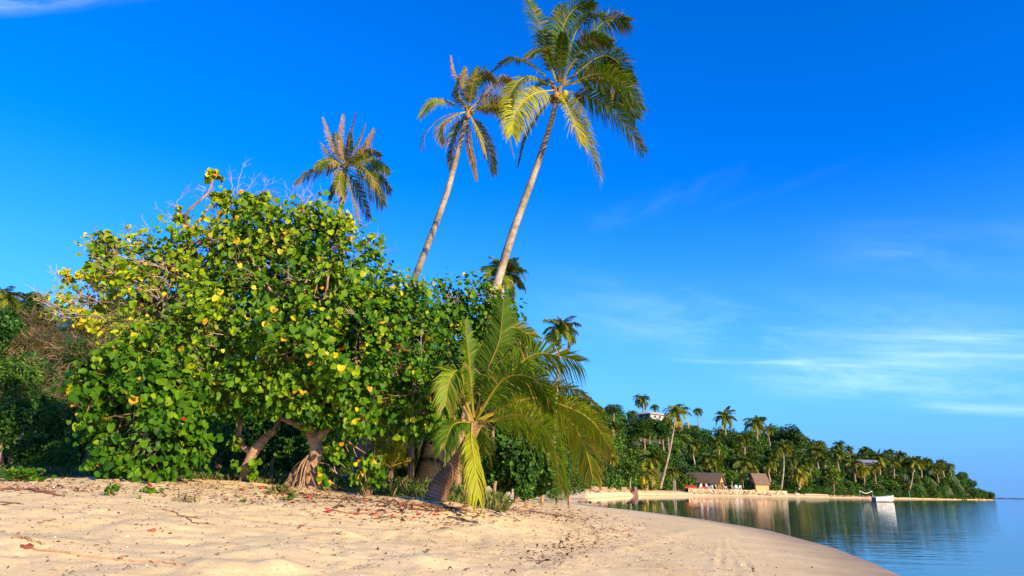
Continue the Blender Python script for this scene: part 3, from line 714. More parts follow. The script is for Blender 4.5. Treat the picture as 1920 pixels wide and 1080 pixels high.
# saplings and small plants on the sand
def sapling(label, px, py, Y, sprays, cat='plant', size=.15, group=None, name='sapling'):
    b0 = base(px, Y); rt = empty(name, b0, label, cat, group); st = MB(); lf = MB()
    for (qx, qy, r, n, ye) in sprays:
        q = at(qx, qy, Y); tube(st, wiggle(b0 - np.array([0, 0, .05]), q, 5, .1), np.linspace(.014, .006, 10), 5); spray(lf, qx, qy, Y, r, n, size, ye)
    st.build('stem', 'treebark', rt); lf.build('leaves', 'leaf', rt); return rt
sapling('bushy sapling of bright yellow green leaves between middle tree and dark palm base', 695, 905, 16.4, [(700, 862, 22, 26, .5), (684, 880, 20, 26, .45), (710, 896, 20, 36, .25), (668, 893, 16, 20, .25), (716, 880, 14, 16, .35), (693, 905, 14, 16, .2), (680, 862, 10, 10, .5)])
sapling('small leafy sapling at the right foot of the middle trunk', 604, 905, 16.7, [(600, 893, 10, 10, .2), (598, 880, 8, 7, .35), (610, 903, 9, 8, .1)])
sapling('tuft of low green leaves at the foot of the leaning forked trunk', 476, 900, 17.2, [(474, 893, 9, 10, .15)], size=.12)
def creeper(label, px, py, rx, n, size, h=.12, ye=.12, grp=None):
    c = hit(px, py); m = mpp(c); rt = empty('creeper_plant', c, label, 'plant', grp); lf = MB(); st = MB()
    p = c + np.stack([rng.normal(0, rx * m * .45, n), rng.normal(0, max(rx * m * .4, .06), n), rng.uniform(.02, h, n)], 1)
    p[:, 2] = ground(p[:, 0], p[:, 1]) + rng.uniform(.02, h, n)
    leaves(lf, p, rng.normal(0, 1, (n, 3)) * np.array([1, 1, .4]), nrm(rng.normal(0, .5, (n, 3)) + np.array([.1, -.5, .8])), size * rng.uniform(.6, 1.2, n), _lc(np.full(n, ye)))
    for k in range(0, n, 4): tube(st, wiggle(c, p[k], 4, .15), .006, 4)
    st.build('stem', 'treebark', rt); lf.build('leaves', 'leaf', rt)
creeper('wide mat of green creeper leaves on the sand at the far left', 40, 903, 38, 170, .11, .22, .05)
creeper('small compact green seedling casting a shadow on the sand, below the low tree', 208, 930, 11, 30, .09, .22, .15)
creeper('flat pair of green seedlings right of the compact one', 284, 925, 18, 26, .09, .1, .15)
creeper('small dark green seedling in front of the middle trunk', 543, 938, 7, 12, .09, .15, .05)
creeper('tiny pale seedling with few leaves in front of the low tree', 258, 936, 5, 6, .06, .15, .3)
creeper('tiny green seedling on the sand left of the forked trunk foot', 500, 927, 7, 9, .07, .1, .2)
creeper('tiny bright seedling on the open sand below the forked trunk', 455, 943, 5, 7, .06, .1, .3)
creeper('patch of light green weeds at the edge of the low tree shade', 208, 898, 12, 26, .1, .12, .35)
creeper('green beach creeper running over the sand right of the young palm', 1010, 935, 45, 130, .11, .12, .1)
creeper('low green plant beside the foot of the dark palm trunk', 765, 900, 16, 40, .1, .15, .0)

# ================================================================== PALMS
def palm(label, Y0, Y1, trunk_px, trunk_r, crown_px, fronds, ll, n, w, barkm='palmbark', cat='palm tree', group='tall coconut palms above the beach trees', org=(0, 0), sc=1.0, coco=0, hang=.35, r0=.035, seg=16, basepx=None, extra_f=0, name='coconut_palm', fr_len=None):
    """fronds: (points in crop coords, depth swing, tint, dry)"""
    b0 = base(basepx or trunk_px[0][0], Y0); rt = empty(name, b0, label, cat, group)
    k = len(trunk_px); P = np.array([at(p[0], p[1], Y0 + (Y1 - Y0) * i / (k - 1)) for i, p in enumerate(trunk_px)]); P[0] = b0 - np.array([0, 0, .1])
    tb = MB(); palm_trunk(tb, P, trunk_r, seg); tb.build('trunk', barkm, rt, smooth=True)
    top = P[-1]
    for f in fronds:
        pts, dY, tint, dry = f[:4]; m = len(pts)
        W_ = []
        for i, (a, b) in enumerate(pts):
            u = i / (m - 1); W_.append(at(org[0] + a * sc, org[1] + b * sc, Y1 + dY * math.sin(u * math.pi / 2)))
        W_ = np.array(W_); W_[0] = W_[0] * .35 + top * .65
        L = np.linalg.norm(np.diff(W_, axis=0), axis=1).sum()
        mb = MB(); kw = dict(f[4]) if len(f) > 4 else {}
        l2 = ll * np.clip(L / (fr_len or L), .6, 1.15)
        frond(mb, W_, kw.pop('ll', l2), n=kw.pop('n', n), w=w, tint=tint, dry=dry, hang=kw.pop('hang', hang), r0=r0, **kw); mb.build('frond', 'frond', rt)
    for k in range(coco):
        a = k * 2.4; mb = MB(); c = top + np.array([math.cos(a) * .27, math.sin(a) * .27 - .05, -.12 - .22 * (k % 3)])
        V, T = ICO2; mb.add(c + V * np.array([.13, .13, .16]), None, T, (.36, .34, .05) if k % 3 == 0 else (.3, .17, .06)); mb.build('coconut', 'husk', rt, smooth=True)
    hm = MB()
    for k in range(9):
        a = rng.uniform(0, 6.28); e = top + np.array([math.cos(a) * .3, math.sin(a) * .3, rng.uniform(-.1, .55)]); tube(hm, catmull([top - np.array([0, 0, .35]), (top + e) / 2 + rng.normal(0, .05, 3), e], 8), np.linspace(.07, .035, 8), 6, (.26, .17, .07))
    hm.build('leaf_bases', 'husk', rt)
    return rt
# tall palm
T1 = [([(870, 330), (810, 180), (735, 0)], .8, .05, .12), ([(915, 370), (900, 200), (930, 30)], .9, .12, .03), ([(925, 380), (930, 200), (1000, 60), (1120, 8)], -.5, .22, .03), ([(960, 380), (1010, 200), (1100, 100), (1190, 100)], -.6, .38, .06),
      ([(990, 390), (1080, 250), (1190, 130), (1330, 130)], .6, .08, .16), ([(970, 400), (1040, 290), (1130, 230), (1230, 250)], -1.4, .25, .1), ([(1000, 430), (1130, 350), (1240, 350), (1345, 490)], .9, .05, .04),
      ([(1000, 455), (1150, 440), (1300, 500), (1410, 650)], -1.0, .3, .08), ([(990, 460), (1150, 465), (1280, 540), (1370, 700)], .9, .16, .1), ([(1000, 530), (1100, 580), (1260, 680), (1415, 895)], .5, .1, .06),
      ([(950, 540), (1000, 650), (1080, 820), (1155, 1040)], -1.2, .62, .12), ([(940, 550), (980, 680), (1050, 850)], -2.0, .72, .08), ([(870, 560), (800, 680), (720, 820), (680, 970)], 1.0, .06, .1), ([(860, 470), (730, 460), (640, 530), (600, 650)], -1.2, .6, .05),
      ([(870, 515), (760, 560), (660, 660), (635, 800)], -1.5, .68, .05), ([(850, 420), (720, 370), (610, 360), (510, 430)], .4, .22, .03), ([(880, 400), (830, 310), (780, 300), (735, 340)], -1.3, .3, .12), ([(900, 380), (860, 270), (820, 180)], 1.8, .0, .05),
      ([(980, 420), (1090, 390), (1200, 400), (1290, 470)], 1.6, .0, .04), ([(940, 380), (970, 240), (1040, 130), (1100, 60)], 1.6, .0, .05), ([(920, 400), (925, 300), (940, 200)], -2.2, .25, .03), ([(880, 480), (800, 500), (720, 600), (690, 700)], 1.6, .05, .05)]
T1 = [(a, b, min(c + .1, 1), d, *e) for a, b, c, d, *e in T1]
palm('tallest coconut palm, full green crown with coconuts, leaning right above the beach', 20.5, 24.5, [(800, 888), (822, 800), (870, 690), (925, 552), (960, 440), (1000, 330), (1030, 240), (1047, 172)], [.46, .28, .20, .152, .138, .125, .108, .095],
     (1050, 165), T1, .98, 108, .043, barkm='shadedfootbark', org=(760, 0), sc=.3149, coco=8, hang=.42, fr_len=4.0)
T2 = [([(370, 640), (340, 500), (290, 440), (270, 330)], .4, .1, .85, dict(ll=.35)), ([(375, 630), (345, 510), (355, 400)], .5, .0, .45), ([(385, 630), (420, 500), (490, 440), (545, 490)], -.8, .2, .3), ([(380, 620), (430, 480), (480, 390)], .9, .05, .15), ([(400, 640), (500, 530), (580, 470), (640, 500)], .6, .1, .7),
      ([(410, 650), (500, 640), (580, 720), (640, 910)], -.3, .3, .35), ([(400, 680), (450, 780), (500, 900), (530, 1030)], .4, .15, .3), ([(385, 680), (430, 780), (470, 910)], -1.4, .85, .15), ([(375, 700), (375, 830), (400, 950), (425, 1070)], .6, .2, .9, dict(ll=.35)), ([(350, 700), (290, 800), (270, 1000)], .7, .0, .3),
      ([(340, 670), (270, 700), (210, 760), (230, 850)], -1.0, .8, .35), ([(340, 670), (220, 700), (120, 800), (115, 880)], -.2, .1, .5, dict(gap=.75)), ([(330, 640), (220, 600), (150, 610), (90, 690)], -.5, .45, .12), ([(400, 660), (520, 640), (640, 660)], -1.0, .35, .35), ([(380, 620), (400, 500), (430, 400)], -1.2, .1, .3), ([(390, 640), (480, 590), (560, 600), (620, 700)], 1.4, .0, .3), ([(360, 640), (300, 560), (310, 470)], -1.0, .1, .5)]
T2 = [(a, b, min(c + .13, 1), d, *e) for a, b, c, d, *e in T2]
palm('middle of the three tall palms, thin and browning crown with curved bare trunk', 33, 36, [(690, 880), (705, 740), (740, 620), (778, 520), (830, 385), (852, 310), (878, 208)], [.40, .28, .22, .178, .165, .15, .128], (878, 205), T2, 1.08, 88, .05, org=(760, 0), sc=.3149, coco=3, hang=.6, fr_len=5.2)
T3 = [([(320, 320), (250, 220), (195, 60)], .5, .05, .85, dict(ll=.5)), ([(320, 320), (298, 200), (310, 45)], .3, .05, .8, dict(ll=.5)), ([(330, 310), (350, 180), (382, 35)], -.3, .1, .75, dict(ll=.5)), ([(330, 320), (400, 200), (440, 100)], .4, .1, .3), ([(340, 330), (430, 240), (485, 130)], .4, .0, .7), ([(340, 330), (420, 260), (520, 262)], .6, .1, .4),
      ([(350, 340), (460, 300), (570, 358)], 0, .2, .2), ([(350, 350), (450, 370), (520, 410), (575, 470)], .4, .15, .35), ([(340, 370), (440, 420), (500, 480), (535, 550)], -.5, .35, .2), ([(330, 380), (350, 460), (390, 620)], -1.2, .4, .35), ([(345, 380), (400, 480), (455, 620)], .6, .0, .25), ([(310, 370), (270, 430), (240, 520)], .8, .0, .12),
      ([(310, 330), (240, 340), (130, 370), (45, 430)], -.3, .35, .3), ([(310, 320), (240, 280), (180, 200)], .2, .05, .5), ([(300, 340), (230, 300), (150, 340)], -1.0, .15, .3), ([(330, 330), (340, 230), (350, 150)], -1.5, .3, .35), ([(320, 330), (280, 240), (265, 150)], 1.2, .0, .2), ([(330, 340), (400, 330), (470, 390), (490, 450)], -1.5, .25, .3), ([(320, 350), (290, 400), (300, 500)], -1.6, .3, .3), ([(330, 340), (400, 280), (450, 270)], -1.6, .15, .2)]
T3 = [(a, b, min(c + .18, 1), d, *e) for a, b, c, d, *e in T3]
palm('shortest of three tall palms, ragged crown with dry pale upper fronds, over left trees', 38, 40, [(640, 870), (640, 640), (640, 430), (640, 381), (647, 312)], [.34, .24, .165, .15, .125], (647, 308), T3, 1.0, 70, .055, org=(540, 200), sc=.3333, hang=.6, fr_len=3.6, r0=.045)
# young palm in front
T4 = [([(900, 760), (912, 700), (936, 638), (944, 562)], -.3, .2, .02, dict(flip=1.2, n=130, sweep=.3, ll=.78, hang=.25)), ([(896, 770), (925, 730), (964, 691), (1012, 662), (1086, 678)], -.2, .42, .05, dict(flip=1.0)), ([(886, 764), (881, 690), (872, 600)], -.2, .3, .02, dict(ll=.7, sweep=.3, flip=1.3)), ([(880, 781), (866, 730), (857, 695), (842, 715), (835, 760)], -.9, .5, .05, dict(ll=.6)),
      ([(898, 795), (988, 748), (1060, 762), (1110, 790), (1146, 842)], -.7, .66, .05, dict(flip=1.0, ll=.62, n=140)), ([(896, 800), (972, 778), (1029, 813), (1053, 915)], -1.5, .5, .04, dict(flip=1.0, ll=.78, n=140)), ([(898, 790), (1045, 780), (1092, 828), (1112, 898)], -.3, .62, .25, dict(gap=.25, flip=1.0, ll=.7)), ([(878, 785), (884, 830), (890, 870), (896, 930)], -1.6, .72, .04, dict(vee=-.1, ll=.62, sweep=1.1)),
      ([(876, 790), (850, 797), (832, 840)], -1.0, .3, .05, dict(ll=.5, sweep=.3)), ([(898, 745), (925, 670), (955, 615), (1000, 632)], .3, .42, .03, dict(flip=1.2, ll=.75)), ([(898, 781), (943, 712), (1000, 710), (1035, 760)], -1.1, .3, .05, dict(flip=1.0, ll=.7)), ([(896, 790), (990, 735), (1060, 725), (1128, 768)], .9, .35, .1, dict(flip=.3, ll=.55)), ([(890, 765), (915, 680), (955, 620)], .6, .3, .03, dict(ll=.75, flip=1.3)), ([(890, 770), (930, 690), (970, 655), (1000, 690)], 1.4, .05, .05, dict(flip=1.0)),
      ([(880, 775), (850, 730), (826, 730), (808, 800)], .6, .12, .04, dict(flip=1.0))]
T4L = 2.7
yp = palm('young coconut palm, short leaning trunk, long arching fronds, in front of the beach trees', 15.8, 16.0, [(815, 936), (826, 911), (845, 886), (864, 854), (882, 820), (889, 792)], [.25, .235, .185, .145, .125, .12], (889, 780), T4, .92, 130, .03, barkm='youngbark', cat='young palm', group=None, hang=.5, r0=.03, seg=22, fr_len=T4L, coco=0, name='young_palm')
# generic crowns for the more distant palms
def generic_crown(nf, L, ll, n, w, seed, tint=.2, dry=.15, droop=1.0, r0=.05):
    mb = MB()
    for k in range(nf):
        a = k * 2.399 + rng.uniform(-.2, .2); e = math.radians(np.interp(k / nf, [0, .3, .7, 1], [80, 48, 12, -40]) + rng.uniform(-8, 8))
        l = L * rng.uniform(.8, 1.1); h = np.array([math.cos(a), math.sin(a)])
        P = [np.zeros(3)]; ee = e
        for s in range(5):
            P.append(P[-1] + np.array([h[0] * math.cos(ee), h[1] * math.cos(ee), math.sin(ee)]) * l / 5); ee -= math.radians(rng.uniform(12, 22)) * droop
        tt = np.clip(tint + (.35 if k > nf * .72 else 0) + rng.uniform(-.1, .15), 0, 1)
        frond(mb, P, ll, n=n, w=w, tint=tt, dry=dry + (.3 if k > nf * .85 else 0), hang=.45, r0=r0)
    return mb
def crown_proto(*a, **k):
    mb = generic_crown(*a, **k); V = np.concatenate(mb.v); me_o = mb.build('crown', 'frond'); me = me_o.data; bpy.data.objects.remove(me_o); return me
CP = [crown_proto(24, 3.3, .95, 32, .15, 1, .12, .1), crown_proto(22, 3.4, .95, 30, .15, 2, .15, .12, 1.15), crown_proto(24, 3.2, .9, 30, .15, 3, .02, .06, 1.15), crown_proto(20, 3.6, 1.05, 28, .16, 4, .5, .15, 1.25)]
def far_palm(label, cx, cy, rpx, Y, var, bx=None, by=None, group='coconut palms on the far wooded hillside', H=None, barkm='palmbark', cat='palm tree'):
    c = at(cx, cy, Y); m = mpp(c); s = rpx * m / 2.85
    if by is None: H = H or 6.0; b = c + np.array([rng.uniform(-.6, .6), 0, -H])
    else: b = at(bx, by, Y)
    rt = empty('coconut_palm', b, label, cat, group)
    tb = MB(); mid = (b + c) / 2 + np.array([(c[0] - b[0]) * .12 + rng.uniform(-.3, .3), 0, 0]); tube(tb, catmull([b, mid, c], 16), np.linspace(.3, .17, 16) * np.clip(s, .6, 1.2), 8)
    tb.build('trunk', barkm, rt, smooth=True)
    o = bpy.data.objects.new('crown', CP[var]); COL.objects.link(o); o.parent = rt; o.location = c - b; o.scale = (s, s, s); o.rotation_euler = (0, 0, rng.uniform(0, 6.28)); return rt
far_palm('small dark palm partly hidden behind the tallest leaning trunk', 943, 518, 52, 40, 2, 930, 850, group='smaller palms behind the beach')
far_palm('slender palm standing alone against the sky right of the young palm', 1051, 620, 38, 62, 1, 1036, 900, group='smaller palms behind the beach')
far_palm('drooping palm at the left edge of the photo above the scrub', 6, 560, 34, 42, 1, -10, 760, group='smaller palms behind the beach')
# palms in the undergrowth behind the trunks
def ground_palm(label, px, Y, top_py, fr, ll, tint, n=34, w=.03, hang=.4, name='palm_seedling'):
    b0 = base(px, Y); rt = empty(name, b0, label, 'young palm'); c = at(px, top_py, Y)
    tb = MB(); tube(tb, catmull([b0 - np.array([0, 0, .1]), (b0 + c) / 2, c], 10), np.linspace(.12, .07, 10), 9, (.22, .14, .08)); tb.build('trunk', 'husk', rt)
    for pts in fr:
        W_ = np.array([at(a, b, Y + (i / (len(pts) - 1)) * rng.uniform(-.8, .8)) for i, (a, b) in enumerate(pts)]); W_[0] = c
        mb = MB(); frond(mb, W_, ll, n=n, w=w, tint=tint, dry=.15, hang=hang, r0=.025, t0=.3); mb.build('frond', 'frond', rt)
ground_palm('small palm seedling with stiff orange brown leaf stalks behind the sapling', 732, 20.5, 876, [[(732, 876), (722, 850), (712, 820)], [(732, 876), (731, 845), (730, 805)], [(732, 876), (740, 850), (748, 815)], [(732, 876), (748, 858), (765, 835)], [(732, 876), (752, 868), (778, 862)], [(732, 876), (715, 866), (700, 868)], [(732, 876), (738, 850), (742, 800)]], .35, .75)
ground_palm('dark undergrowth palm with long drooping fronds behind the flared dark trunk', 790, 24, 820, [[(790, 820), (760, 795), (720, 800), (695, 840)], [(790, 820), (770, 810), (745, 830), (735, 870)], [(790, 820), (810, 800), (840, 820), (850, 860)], [(790, 820), (760, 800), (735, 790), (700, 790)], [(790, 820), (800, 780), (830, 770), (860, 790)], [(790, 820), (780, 780), (760, 740), (730, 730)], [(790, 820), (800, 770), (815, 720), (850, 700)]], .9, .3, 50, .035, .9)
ground_palm('drooping green palm in the shade right of the flared dark trunk', 850, 23, 800, [[(850, 800), (870, 780), (900, 800), (910, 850)], [(850, 800), (835, 790), (815, 820), (812, 870)], [(850, 800), (860, 760), (890, 740), (930, 750)], [(850, 800), (845, 750), (820, 710), (790, 700)], [(850, 800), (870, 800), (885, 830), (880, 870)]], .9, .3, 46, .035, .9)
# extra bare trunks and posts in the undergrowth
def trunk_thing(label, pts, r, Y, mat, name='shaded_tree', cat='tree', stubs=()):
    P = W3(pts, Y); b0 = base(pts[0][0], Y); P[0] = b0 - np.array([0, 0, .1]); rt = MB(); n = 16
    tube(rt, catmull(P, n), np.interp(np.linspace(0, 1, n), np.linspace(0, 1, len(r)), r) * (1 + .06 * rng.normal(0, 1, n)), 10, wob=.05, cap=True)
    for s in stubs: tube(rt, catmull(W3(s, Y), 8), np.linspace(.06, .03, 8), 6, cap=True)
    o = rt.build(name, mat, smooth=True, origin=b0); tag(o, label, cat)
trunk_thing('pale grey mottled tree trunk in the shade behind the sapling', [(672, 890), (678, 850), (686, 815), (680, 770)], [.2, .17, .15, .13], 21, 'greybark')
trunk_thing('short weathered wooden stub standing behind the forked trunk', [(508, 893), (510, 870), (513, 858)], [.05, .045, .05], 20, 'treebark', 'wooden_post', 'post')
trunk_thing('short broken stub in the grass right of the low tree', [(352, 893), (354, 880), (356, 868)], [.05, .05, .035], 18.5, 'treebark', 'wooden_post', 'post')
trunk_thing('dark leaning trunk in deep shade left of the low tree', [(155, 893), (168, 865), (182, 835), (200, 780)], [.22, .17, .14, .12], 19, 'darkbark')
trunk_thing('thick brown stump like trunk at the far left under dark leaves', [(24, 893), (28, 860), (34, 828), (50, 760)], [.24, .2, .15, .1], 24.5, 'treebark')
trunk_thing('thin lit stem at the left edge beside the thick stump', [(3, 893), (5, 860), (0, 830), (12, 790)], [.06, .05, .05, .04], 24, 'treebark')
#trunk_thing('broken driftwood branch lying at the foot of the shoreline bushes', [(985, 918), (960, 915), (930, 920), (905, 912)], [.03, .035, .035, .025], 24, 'treebark', 'driftwood_branch', 'driftwood')
trunk_thing('pale twisted stump right of the young palm among the bushes', [(928, 925), (927, 914), (930, 902)], [.08, .06, .05], 23, 'treebark', 'tree_stump', 'stump')
# ================================================================== UNDERGROWTH AND LEFT SLOPE
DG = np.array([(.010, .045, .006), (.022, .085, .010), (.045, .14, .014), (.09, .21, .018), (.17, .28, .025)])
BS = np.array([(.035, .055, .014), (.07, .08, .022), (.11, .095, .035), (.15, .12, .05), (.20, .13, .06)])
def mass_leaves(mb, blobs, n, size, pal, tmpl=(LT, SQ), bias=1.6, thick=.14, sd=.9):
    rs = np.array([b[1] for b in blobs]); w = rs ** 2 / (rs ** 2).sum()
    for (c, r), q in zip(blobs, w):
        k = int(n * q); d = nrm(rng.normal(0, 1, (k, 3))); lump = 1 + .14 * np.sin(d @ np.array([6.1, 4.3, 5.2]) + c[0] * 5)
        p = np.asarray(c) + d * (r * lump * (1 - np.abs(rng.normal(0, thick, k))))[:, None] * np.array([1, 1, .9])
        t = np.clip(rng.normal(bias, sd, k), 0, len(pal) - 1.001); i = t.astype(int); f = (t - i)[:, None]
        leaves(mb, p, rng.normal(0, 1, (k, 3)) + d * .6 + np.array([0, 0, -.3]), nrm(d + rng.normal(0, .45, (k, 3))), size * rng.uniform(.6, 1.3, k), pal[i] * (1 - f) + pal[i + 1] * f, *tmpl)
def plant_proto(nb, n, size, pal, tmpl, bias, H=1.0, twigs=0, flat=1.0, spread=.62):
    """crown of radius about 1 centred on the origin, plus a trunk reaching down"""
    bl = []
    for k in range(nb):
        d = nrm(rng.normal(0, 1, 3)); bl.append((d * spread * rng.uniform(.5, 1.05) * np.array([1, 1, .8 * flat]), rng.uniform(.34, .52)))
    cm = MB(); mass_leaves(cm, bl, n, size, pal, tmpl, bias)
    tm = MB(); tube(tm, catmull([(0, 0, -1.0 - H), (.05, 0, -.9), (0, 0, -.1)], 10), np.linspace(.09, .05, 10), 6)
    for c, r in bl: tube(tm, wiggle((0, 0, -.6), c, 5, .15), np.linspace(.04, .012, 10), 4)
    for k in range(twigs):
        d = nrm(rng.normal(0, 1, 3) + np.array([0, 0, .4])); twig_tree(tm, d * .6, d, rng.uniform(.4, .7), .012, 1, 3, .4)
    c = cm.build('crown', 'shrubleaf'); t = tm.build('trunk', 'treebark'); r_ = (c.data, t.data); bpy.data.objects.remove(c); bpy.data.objects.remove(t); return r_
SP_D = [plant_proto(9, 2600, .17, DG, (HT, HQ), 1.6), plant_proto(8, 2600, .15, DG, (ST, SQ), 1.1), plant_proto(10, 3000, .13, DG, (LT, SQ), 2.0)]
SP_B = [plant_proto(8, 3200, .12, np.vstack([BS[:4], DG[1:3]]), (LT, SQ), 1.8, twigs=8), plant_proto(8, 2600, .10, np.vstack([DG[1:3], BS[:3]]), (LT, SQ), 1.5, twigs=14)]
def put_plant(proto, c, s, name, label, cat, group, mat=None, z=1.0):
    rt = empty(name, tuple(c), label, cat, group)
    for me, nm in zip(proto, ('crown', 'trunk')):
        o = bpy.data.objects.new(nm, me); COL.objects.link(o); o.parent = rt; o.scale = (s, s, s * z)
        o.rotation_euler = (0, 0, 0)
    rt.rotation_euler = (0, 0, rng.uniform(0, 6.28)); return rt
g1 = 'dark leafy shrubs in the shade behind the beach trees'
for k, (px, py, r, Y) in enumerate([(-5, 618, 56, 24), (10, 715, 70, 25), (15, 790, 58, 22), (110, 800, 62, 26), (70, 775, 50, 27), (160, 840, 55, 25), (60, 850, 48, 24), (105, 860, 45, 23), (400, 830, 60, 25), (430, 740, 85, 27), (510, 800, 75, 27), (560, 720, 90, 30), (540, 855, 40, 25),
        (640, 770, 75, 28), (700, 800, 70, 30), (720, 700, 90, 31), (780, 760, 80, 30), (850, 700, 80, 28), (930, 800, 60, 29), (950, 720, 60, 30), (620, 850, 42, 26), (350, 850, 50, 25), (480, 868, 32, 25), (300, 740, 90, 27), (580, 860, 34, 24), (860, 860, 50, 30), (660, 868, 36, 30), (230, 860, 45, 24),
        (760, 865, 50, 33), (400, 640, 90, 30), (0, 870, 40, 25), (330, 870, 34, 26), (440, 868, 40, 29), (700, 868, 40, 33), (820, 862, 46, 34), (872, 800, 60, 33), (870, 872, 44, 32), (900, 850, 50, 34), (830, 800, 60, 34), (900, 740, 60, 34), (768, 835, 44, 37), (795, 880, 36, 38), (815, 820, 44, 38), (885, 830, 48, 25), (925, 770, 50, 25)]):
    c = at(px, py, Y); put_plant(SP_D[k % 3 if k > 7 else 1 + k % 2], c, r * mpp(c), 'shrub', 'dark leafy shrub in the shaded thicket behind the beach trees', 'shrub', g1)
# lit lower bushes by the shoreline right of the young palm
for (px, py, r, Y, v, lab) in [(968, 872, 52, 25, 0, 'bright green broad leaved bush beside the broken stump, right of the young palm'), (1016, 888, 50, 28, 0, 'bright green broad leaved bush under the arching palm fronds'), (1068, 893, 46, 36, 2, 'dense dark green bush reaching the water edge'),
        (1042, 912, 36, 31, 2, 'low green bush trailing on the sand below the drooping fronds'), (940, 895, 34, 25.5, 0, 'small green bush beside the driftwood branch'), (985, 915, 26, 25, 0, 'smallest green bush on the sand behind the driftwood'), (1000, 840, 44, 30, 1, 'dark rounded bush behind the arching fronds, above the bright bushes')]:
    c = at(px, py, Y); put_plant(SP_D[v], c, r * mpp(c), 'shoreline_bush', lab, 'bush', 'bushes along the near shoreline', z=1.0)

# left slope
lp = [(-700, 580), (-200, 550), (0, 568), (60, 568), (110, 568), (150, 560), (220, 570), (300, 600), (400, 665), (480, 750), (560, 850), (620, 900), (700, 905)]
lx = np.linspace(-700, 700, 60); lt = np.interp(lx, [p[0] for p in lp], [p[1] for p in lp]); V = []; rows = 14
for j in range(rows):
    u = j / (rows - 1); Y = 30 + 34 * u
    for x, t in zip(lx, lt):
        topz = at(x, t, 60)[2]; b = at(x, 880, Y); zz = 1.0 + (topz - 1.0) * (u if u < .9 else .9 + (u - .9) * .2) ** 1.2; V.append([b[0], b[1], zz + .3 * vnoise(np.array([x * .02]), np.array([u * 9]))[0]])
V = np.array(V); nx = len(lx); i, j = np.meshgrid(np.arange(rows - 1), np.arange(nx - 1), indexing='ij')
mb = MB(); mb.add(V, np.stack([i * nx + j, i * nx + j + 1, (i + 1) * nx + j + 1, (i + 1) * nx + j], -1).reshape(-1, 4)); o = mb.build('slope', 'soil', smooth=True); tag(o, 'dry scrubby slope behind the trees on the left', kind='structure')
VG = V.reshape(rows, nx, 3)
for k in range(150):
    i = rng.integers(2, rows - 1); j = rng.integers(24, 46); p = VG[i, j] + rng.normal(0, .4, 3) * np.array([1, 1, 0]); s = rng.uniform(1.0, 1.9)
    put_plant(SP_B[k % 2], p + np.array([0, 0, .75 * s]), s, 'scrub_bush', 'brownish dry scrub bush on the slope behind the left trees', 'bush', 'dry scrub bushes on the left slope')
c = at(66, 560, 60); put_plant(SP_D[1], c, 26 * mpp(c), 'slope_tree', 'flat topped dark tree on top of the left slope, right of the edge palm', 'tree', None, z=.6)
for k in range(26):
    i = rng.integers(1, rows - 1); j = rng.integers(45, 56); p = VG[i, j] + rng.normal(0, .4, 3) * np.array([1, 1, 0]); s = rng.uniform(1.6, 2.6)
    put_plant(SP_D[k % 3], p + np.array([0, 0, .8 * s]), s, 'shrub', 'dark leafy shrub in the shaded thicket behind the beach trees', 'shrub', g1)
# dead leaning stem on the left slope
mb = MB(); P = W3([(130, 700), (90, 650), (50, 600), (30, 585)], 29); tube(mb, catmull(P, 14), np.linspace(.025, .01, 14), 6)
for k in range(8): twig_tree(mb, P[1] + (P[2] - P[1]) * k / 8, nrm(rng.normal(0, 1, 3)), .9, .015, 1, 3)
o = mb.build('dead_tree', 'darkbark', origin=P[0]); tag(o, 'thin bare dead tree leaning left in the scrub above the dark shrubs', 'dead tree')

# grass band behind the trunks (uncountable)
mb = MB(); n = 26000
px = rng.uniform(-40, 950, n); Y = 17.4 + rng.gamma(2.0, 1.6, n); P = np.array([at(a, 900, 1.0) for a in (0,)])  # unit check
rx = (CMn @ np.stack([(px - 960) / F, np.full(n, (540 - 900) / F), np.full(n, -1.0)])); X = rx[0] * Y / rx[1]
dens = vnoise(X * .8, Y * .8) + .5; kp = (dens > .3) | (Y > 20); X, Y = X[kp], Y[kp]; n = len(X)
Z = ground(X, Y); h = rng.uniform(.12, .42, n) * np.clip((Y - 16.8) / 2, .35, 1)
p = np.stack([X, Y, Z - .02], 1); lean = rng.normal(0, .35, (n, 3)); lean[:, 2] = 1
gc = np.where(rng.random((n, 1)) < .35, np.array([(.24, .17, .06)]), np.array([(.07, .13, .02)])) * rng.uniform(.6, 1.3, (n, 1))
leaves(mb, p, lean, rng.normal(0, 1, (n, 3)) * np.array([1, 1, .1]), h, gc, np.array([(-.03, 0, 0), (.03, 0, 0), (.015, .6, .05), (0, 1, .25)]), np.array([(0, 1, 2, 3)]))
o = mb.build('grass', 'shrubleaf'); tag(o, 'dry and green grass in the shade behind the trunks', kind='stuff')
def tuft(label, px, py, n, h):
    c = hit(px, py); mb = MB(); p = c + np.clip(rng.normal(0, .07, (n, 3)), -.12, .12) * np.array([1.6, .8, 0]); p[:, 2] = ground(p[:, 0], p[:, 1]) - .01
    le = rng.normal(0, .45, (n, 3)); le[:, 2] = 1; gc = np.where(rng.random((n, 1)) < .5, np.array([(.33, .22, .08)]), np.array([(.12, .17, .03)])) * rng.uniform(.6, 1.2, (n, 1))
    leaves(mb, p, le, rng.normal(0, 1, (n, 3)), rng.uniform(.3, 1, n) * h * .7, gc, np.array([(-.012, 0, 0), (.012, 0, 0), (.01, .6, .05), (0, 1, .25)]), np.array([(0, 1, 2, 3)]))
    o = mb.build('grass_tuft', 'shrubleaf', origin=c); tag(o, label, 'grass tuft')
tuft('olive dry grass tuft in front of the root tangle of the middle tree', 527, 925, 160, .38)
tuft('thin pale grass tuft on open sand below the low tree', 350, 942, 60, .26)
tuft('sparse dry grass tuft beside the sand edge left of the low tree', 75, 893, 50, .4)
